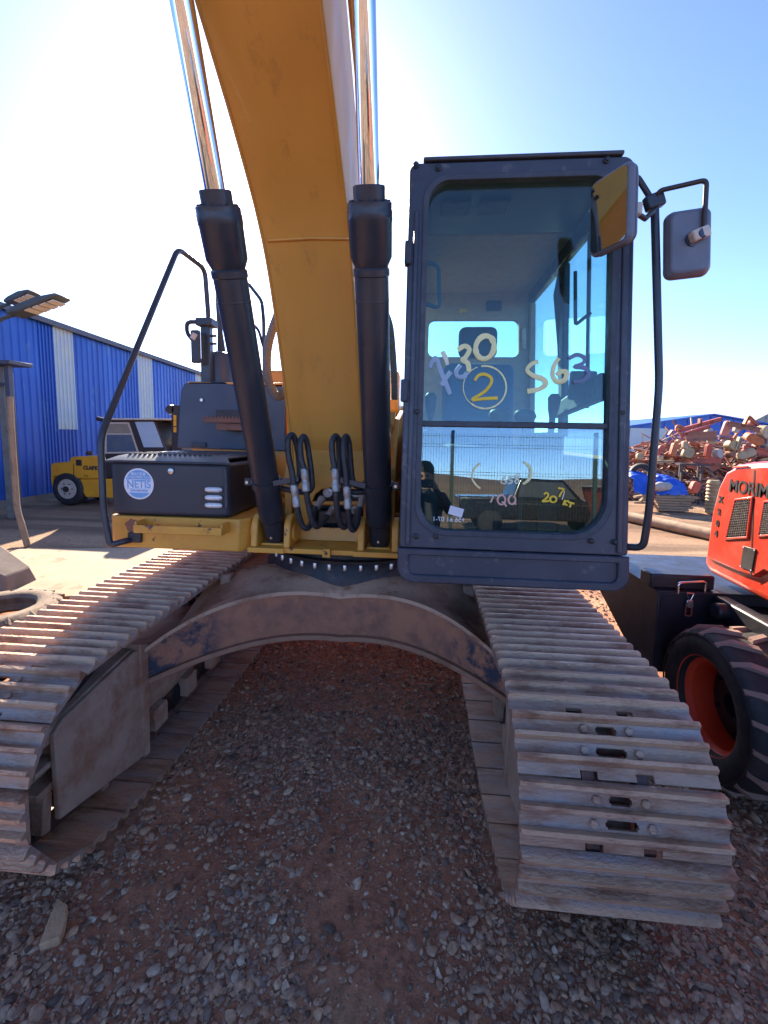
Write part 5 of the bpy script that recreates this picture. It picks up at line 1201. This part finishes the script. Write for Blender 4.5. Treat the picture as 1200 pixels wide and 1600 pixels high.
w0_ = sp(290, 770, 8.3); o = MB().lathe([(.02, -.22), (.09, -.19), (.13, -.08), (.11, .06), (.10, .16), (.02, .24)], (0, 0, 0), (1, 0, .1), 12).build('white_sack', M['s_white'], smooth=60); o.location = w0_+Vector((0, -.05, .02))
tag(o, 'lumpy white sack lying on the middle of the blue tarp', 'sack')
for k in range(6):
    a, b = sp(215+k*9, 885+k*14, 8.3-.04*k), sp(575-(k % 3)*30, 880+k*14, 8.3-.04*k); zz = .06+.062*(5-k)
    a.z = zz; b.z = zz
    q = MB().bar(a+Vector((0, .02*k, 0)), b+Vector((0, .02*k, 0)), .34-.02*(k % 2), .052, up=(0, 0, 1)); nth = ['top', 'second from the top', 'third from the top', 'third from the bottom', 'second from the bottom', 'bottom'][k]
    tag(q.build('plank', M['wood']), 'long tan plank under the blue tarp, '+nth+' of its stack', 'plank', 'stacked planks')
bc = sp(715, 960, 8.0); bc.z = 0
bq = MB(); bh = sp(715, 710, 8.0).z; pr = [(.12, .02)]
for k in range(9): pr += [(.122, .03+(bh-.06)*k/9), (.146, .03+(bh-.06)*(k+.5)/9)]
pr += [(.122, bh-.02), (.11, bh)]
tag(bq.lathe(pr, bc, (0, 0, 1), 24).build('ribbed_drum', M['s_tan'], smooth=50), 'upright ribbed cream drum beside the loader hood', 'drum')
lp0, lp1 = at(985, 808, Z=.10), at(1180, 850, Z=.10)
tag(MB().tube([lp0-(lp1-lp0)*.2, lp0, lp0.lerp(lp1, .5)+Vector((0, .02, 0)), lp1], .11, 16).build('log_pole', mat('peeled_log', (.42, .30, .19), .85, 0, (.30, .20, .13), .5, 5), smooth=60), 'long peeled pole lying on the ground before the scrap', 'pole')
for u0, v0, u1, v1, lab in ((60, 855, 180, 835, 'short board leaning at the left end of the plank stack'), (50, 900, 230, 905, 'grey board flat on the ground beside the cab pillar'), (110, 890, 165, 850, 'short tan stick propped on the grey board')):
    a, b = sp(u0, v0, 8.3), sp(u1, v1, 8.3); tag(MB().bar(a, b, .12, .05).build('board', M['wood']), lab, 'board')
wt = sp(115, 660, 9.0); tag(MB().lathe([(.17, -.08), (.28, -.09), (.31, 0), (.28, .09), (.17, .08)], wt, (.2, 1, 0), 28, closed=True).build('scrap_tyre', M['rubber'], smooth=50), 'old black tyre standing at the left foot of the heap', 'tyre')
# far sheds
def shed(name, label, x0, xm, x1, y0, y1, ze, zr, m, panel=None):
    e = empty(name, ((x0+x1)/2, (y0+y1)/2, 0)); tag(e, label, 'shed'); ox, oy = (x0+x1)/2, (y0+y1)/2
    MB().py([(x0-ox, 0), (x1-ox, 0), (x1-ox, ze), (xm-ox, zr), (x0-ox, ze)], y0-oy, y1-oy).build('wall', m, e)
    MB().add([(x0-ox-.3, y0-oy-.3, ze), (xm-ox, y0-oy-.3, zr+.1), (x1-ox+.3, y0-oy-.3, ze), (x0-ox-.3, y1-oy+.3, ze), (xm-ox, y1-oy+.3, zr+.1), (x1-ox+.3, y1-oy+.3, ze)], [(0, 1, 4, 3), (1, 2, 5, 4)]).build('roof', m, e).modifiers.new('s', 'SOLIDIFY').thickness = .12
    n = int((x1-x0)/1.0)
    for k in range(n):
        x = x0+(k+.5)*(x1-x0)/n; zz = ze+(zr-ze)*(1-abs(x-xm)/max(xm-x0, x1-xm))-.15
        MB().box(x-ox-.06, x-ox+.06, y0-oy-.07, y0-oy-.01, 0, zz).build('sheet_rib', m, e)
    if panel:
        MB().box(panel[0]-ox, panel[1]-ox, y0-oy-.12, y0-oy-.075, panel[2], panel[3]).build('pale_panel', M['clear_sheet'], e)
Yf = 42
A = at(960, 665, Y=Yf); Bm = at(1113, 648, Y=Yf); Cc = at(1230, 673, Y=Yf)
shed('far_shed', 'far blue shed with a shallow ridge behind the scrap heap', A.x, Bm.x, Cc.x+2, Yf, Yf+18, min(A.z, Cc.z), Bm.z, M['blue_sheet'], (at(985, 660, Y=Yf).x, at(1041, 660, Y=Yf).x, .5, at(1000, 661, Y=Yf).z-.5))
Yf = 60
A = at(1165, 665, Y=Yf); Bm = at(1225, 634, Y=Yf)
shed('distant_shed', 'pale grey roofed shed farther off at the right edge', A.x, Bm.x, Bm.x+(Bm.x-A.x), Yf, Yf+20, A.z, Bm.z, M['s_grey'])

# ------------------------------------------------------------------ behind the camera: what the cab glass mirrors
hl = MB(); n = 60
hl.v = [(-260+520*i/n, -190-20*math.sin(i*.3), 0) for i in range(n+1)]+[(-260+520*i/n, -240, 6+5*mnoise.noise(Vector((i*.13, 0, 0)))+3*math.sin(i*.11)) for i in range(n+1)]+[(-260+520*i/n, -330, 0) for i in range(n+1)]
hl.f = [(r_*(n+1)+i, r_*(n+1)+i+1, (r_+1)*(n+1)+i+1, (r_+1)*(n+1)+i) for r_ in range(2) for i in range(n)]
tag(hl.build('hills', mat('dry_brown_hill', (.24, .15, .10), .95), smooth=60), kind='structure')
FN = empty('mesh_fence', (2.5, -7.2, 0)); tag(FN, 'green wire mesh fence mirrored in the lower cab window', 'fence')
fgm = mat('green_fence_paint', (.03, .055, .045), .5); 
for x in (-6.46, -3.96, -1.46, 1.04, 3.54, 6.04, 8.54):
    MB().box(x-2.5-.03, x-2.5+.03, -.03, .03, 0, 2.5).build('post', fgm, FN, bevel=.004)
wm = MB()
for i in range(300):
    x = -9+i*.05; wm.add([(x, -.035, .05), (x+.006, -.035, .05), (x+.006, -.035, 2.45), (x, -.035, 2.45), (x+.0025, -.041, .05), (x+.0025, -.041, 2.45)], [(0, 1, 2, 3), (0, 3, 5, 4), (1, 4, 5, 2)])
for z in (.2, .25, .7, .75, 1.2, 1.25, 1.7, 1.75, 2.2, 2.25, 2.4): wm.box(-9, 6, -.047, -.042, z, z+.007)
tag(wm.build('wire_panel', fgm, FN), kind='stuff')
def pickup():
    e = empty('pickup_truck', (4.2, -13.5, 0)); tag(e, 'black pickup truck mirrored in the lower cab window', 'pickup')
    bk_ = mat('black_car_paint', (.012, .012, .015), .25, coat=.5)
    side = [(-2.5, .45), (2.5, .45), (2.55, .75), (2.4, 1.0), (1.1, 1.08), (.55, 1.68), (-.75, 1.72), (-.95, 1.15), (-2.55, 1.12)]
    MB().py(side, -.9, .9).build('body', bk_, e, bevel=.06, seg=3)
    for s in (-1, 1):
        MB().py([(-.8, 1.16), (.9, 1.12), (.5, 1.60), (-.68, 1.63)], s*.905-.006, s*.905+.006).build('side_window', M['plastic'], e)
        MB().box(-2.5, 2.3, s*.905-.008, s*.905+.008, .93, .96).build('trim_stripe', M['chrome'], e)
        for x in (-1.6, 1.6): MB().lathe([(.2, -.12), (.36, -.12), (.38, 0), (.36, .12), (.2, .12)], (x, s*.82, .38), (0, 1, 0), 24).build('wheel', M['rubber'], e, smooth=40)
    return e
pickup()
cn = empty('traffic_cone', (5.6, -9.2, 0)); tag(cn, 'orange traffic cone mirrored at the right of the lower window', 'cone')
MB().lathe([(.17, .03), (.03, .72), (.02, .72)], (0, 0, 0), (0, 0, 1), 20).build('cone_body', M['s_orange'], cn, smooth=50); MB().box(-.2, .2, -.2, .2, 0, .03).build('base', M['s_dark'], cn)
MB().lathe([(.108, .33), (.078, .47)], (0, 0, 0), (0, 0, 1), 20).build('reflective_band', M['s_white'], cn)
gb = empty('red_vehicle_standin', (6.9, -12, 0)); tag(gb, 'red skip-shaped stand-in for the vehicle mirrored at the right of the lower window', 'vehicle stand-in')  # skip shape standing in for the red vehicle mirrored in the glass
MB().py([(-1.2, .1), (1.0, .1), (1.4, 1.5), (-1.6, 1.5)], -.8, .8).build('hull', M['s_red'], gb, bevel=.02); MB().box(-1.65, 1.45, -.85, .85, 1.505, 1.56).build('rim', M['s_white'], gb)
# the photographer, phone held up, standing behind the camera
def person():
    e = empty('person', (.52, -3.72, 0)); tag(e, 'person in a dark jacket and jeans holding up a phone, mirrored in the glass', 'person')
    J = {'pel': (0, 0, .95, .15), 'waist': (0, 0, 1.08, .14), 'chest': (0, .01, 1.32, .155), 'neckb': (0, .0, 1.47, .075), 'neck': (0, .01, 1.53, .056), 'head': (0, .03, 1.63, .085), 'crown': (0, .02, 1.72, .078),
         'hipL': (-.10, 0, .90, .095), 'kneeL': (-.12, .03, .50, .062), 'ankL': (-.13, -.01, .09, .045), 'toeL': (-.14, .14, .035, .038), 'hipR': (.10, 0, .90, .095), 'kneeR': (.12, .03, .50, .062), 'ankR': (.13, -.01, .09, .045), 'toeR': (.14, .14, .035, .038),
         'shL': (-.19, .0, 1.42, .062), 'elL': (-.25, .17, 1.28, .044), 'wrL': (-.11, .30, 1.50, .030), 'haL': (-.075, .325, 1.57, .030), 'shR': (.19, .0, 1.42, .062), 'elR': (.25, .17, 1.28, .044), 'wrR': (.11, .30, 1.50, .030), 'haR': (.075, .325, 1.57, .030)}
    E_ = [('pel', 'waist'), ('waist', 'chest'), ('chest', 'neckb'), ('neckb', 'neck'), ('neck', 'head'), ('head', 'crown'), ('pel', 'hipL'), ('hipL', 'kneeL'), ('kneeL', 'ankL'), ('ankL', 'toeL'), ('pel', 'hipR'), ('hipR', 'kneeR'), ('kneeR', 'ankR'), ('ankR', 'toeR'),
          ('chest', 'shL'), ('shL', 'elL'), ('elL', 'wrL'), ('wrL', 'haL'), ('chest', 'shR'), ('shR', 'elR'), ('elR', 'wrR'), ('wrR', 'haR')]
    for s, h in ((-1, 'haL'), (1, 'haR')):
        hx, hy, hz, _ = J[h]
        for k in range(4):
            a = f'f{h}{k}'; b = f'g{h}{k}'; J[a] = (hx-s*.012, hy+.03, hz-.02+k*.02, .009); J[b] = (hx-s*.045, hy+.035-.004*k, hz-.02+k*.02+.004*(k % 2), .008); E_ += [(h, a), (a, b)]
        J['t'+h] = (hx-s*.005, hy-.015, hz+.045, .010); J['u'+h] = (hx-s*.035, hy-.018, hz+.05, .009); E_ += [(h, 't'+h), ('t'+h, 'u'+h)]
    names = list(J); me = bpy.data.meshes.new('body'); me.from_pydata([J[n][:3] for n in names], [(names.index(a), names.index(b)) for a, b in E_], [])
    o = bpy.data.objects.new('body', me); COL.objects.link(o); o.parent = e
    sk_ = o.modifiers.new('skin', 'SKIN'); 
    if not me.skin_vertices: me.attributes.new('x', 'FLOAT', 'POINT')
    bm = bmesh.new(); bm.from_mesh(me); ly = bm.verts.layers.skin.verify(); bm.verts.ensure_lookup_table()
    for i, n in enumerate(names): bm.verts[i][ly].radius = (J[n][3],)*2; bm.verts[i][ly].use_root = (n == 'pel')
    bm.to_mesh(me); bm.free(); ss = o.modifiers.new('s', 'SUBSURF'); ss.levels = 2; ss.render_levels = 2
    # clothing and skin by height on the body
    m = bpy.data.materials.new('clothed_body'); m.use_nodes = True; Nn = m.node_tree.nodes; Ll = m.node_tree.links
    tcn = Nn.new('ShaderNodeTexCoord'); sx = Nn.new('ShaderNodeSeparateXYZ'); Ll.new(tcn.outputs['Object'], sx.inputs[0]); rpn = Nn.new('ShaderNodeValToRGB'); rpn.color_ramp.interpolation = 'CONSTANT'
    mrn = Nn.new('ShaderNodeMapRange'); mrn.inputs[2].default_value = 2.0; Ll.new(sx.outputs[2], mrn.inputs[0]); Ll.new(mrn.outputs[0], rpn.inputs[0]); ee = rpn.color_ramp.elements
    for q, (p_, c) in zip([ee[0], ee[1], ee.new(.5), ee.new(.75)], [(0, (.02, .018, .016)), (.055, (.03, .045, .08)), (.49, (.03, .035, .045)), (.752, (.42, .25, .17))]): q.position = p_; q.color = (*c, 1)
    Ll.new(rpn.outputs[0], Nn['Principled BSDF'].inputs['Base Color']); Nn['Principled BSDF'].inputs['Roughness'].default_value = .8; me.materials.append(m)
    hm = mat('dark_hair', (.02, .015, .012), .6)
    MB().lathe([(.01, .115), (.06, .10), (.093, .05), (.098, 0), (.085, -.03), (.01, -.02)], (0, .005, 1.68), (0, -.25, 1), 20).build('hair', hm, e, smooth=60)
    fm = mat('face_skin', (.42, .25, .17), .6)
    MB().lathe([(.004, .032), (.014, .012), (.018, 0)], (0, .105, 1.61), (0, 1, -.2), 10).build('nose', fm, e, smooth=60)
    for s in (-1, 1):
        MB().lathe([(.004, .012), (.011, .004), (.011, 0)], (s*.032, .105, 1.64), (0, 1, 0), 10).build('eye', M['ink'], e, smooth=60)
        MB().lathe([(.006, .012), (.026, .006), (.026, -.006), (.006, -.012)], (s*.088, .02, 1.63), (1, 0, 0), 12).build('ear', fm, e, smooth=60)
    MB().box(-.022, .022, .104, .112, 1.575, 1.583).build('mouth', mat('lips', (.35, .13, .10), .6), e, bevel=.003)
    ph = MB().box(-.078, .078, .355, .363, 1.52, 1.60).build('mobile_phone', M['plastic'], None, bevel=.004); ph.location = e.location
    tag(ph, 'dark mobile phone held sideways by the mirrored photographer', 'phone')
person()
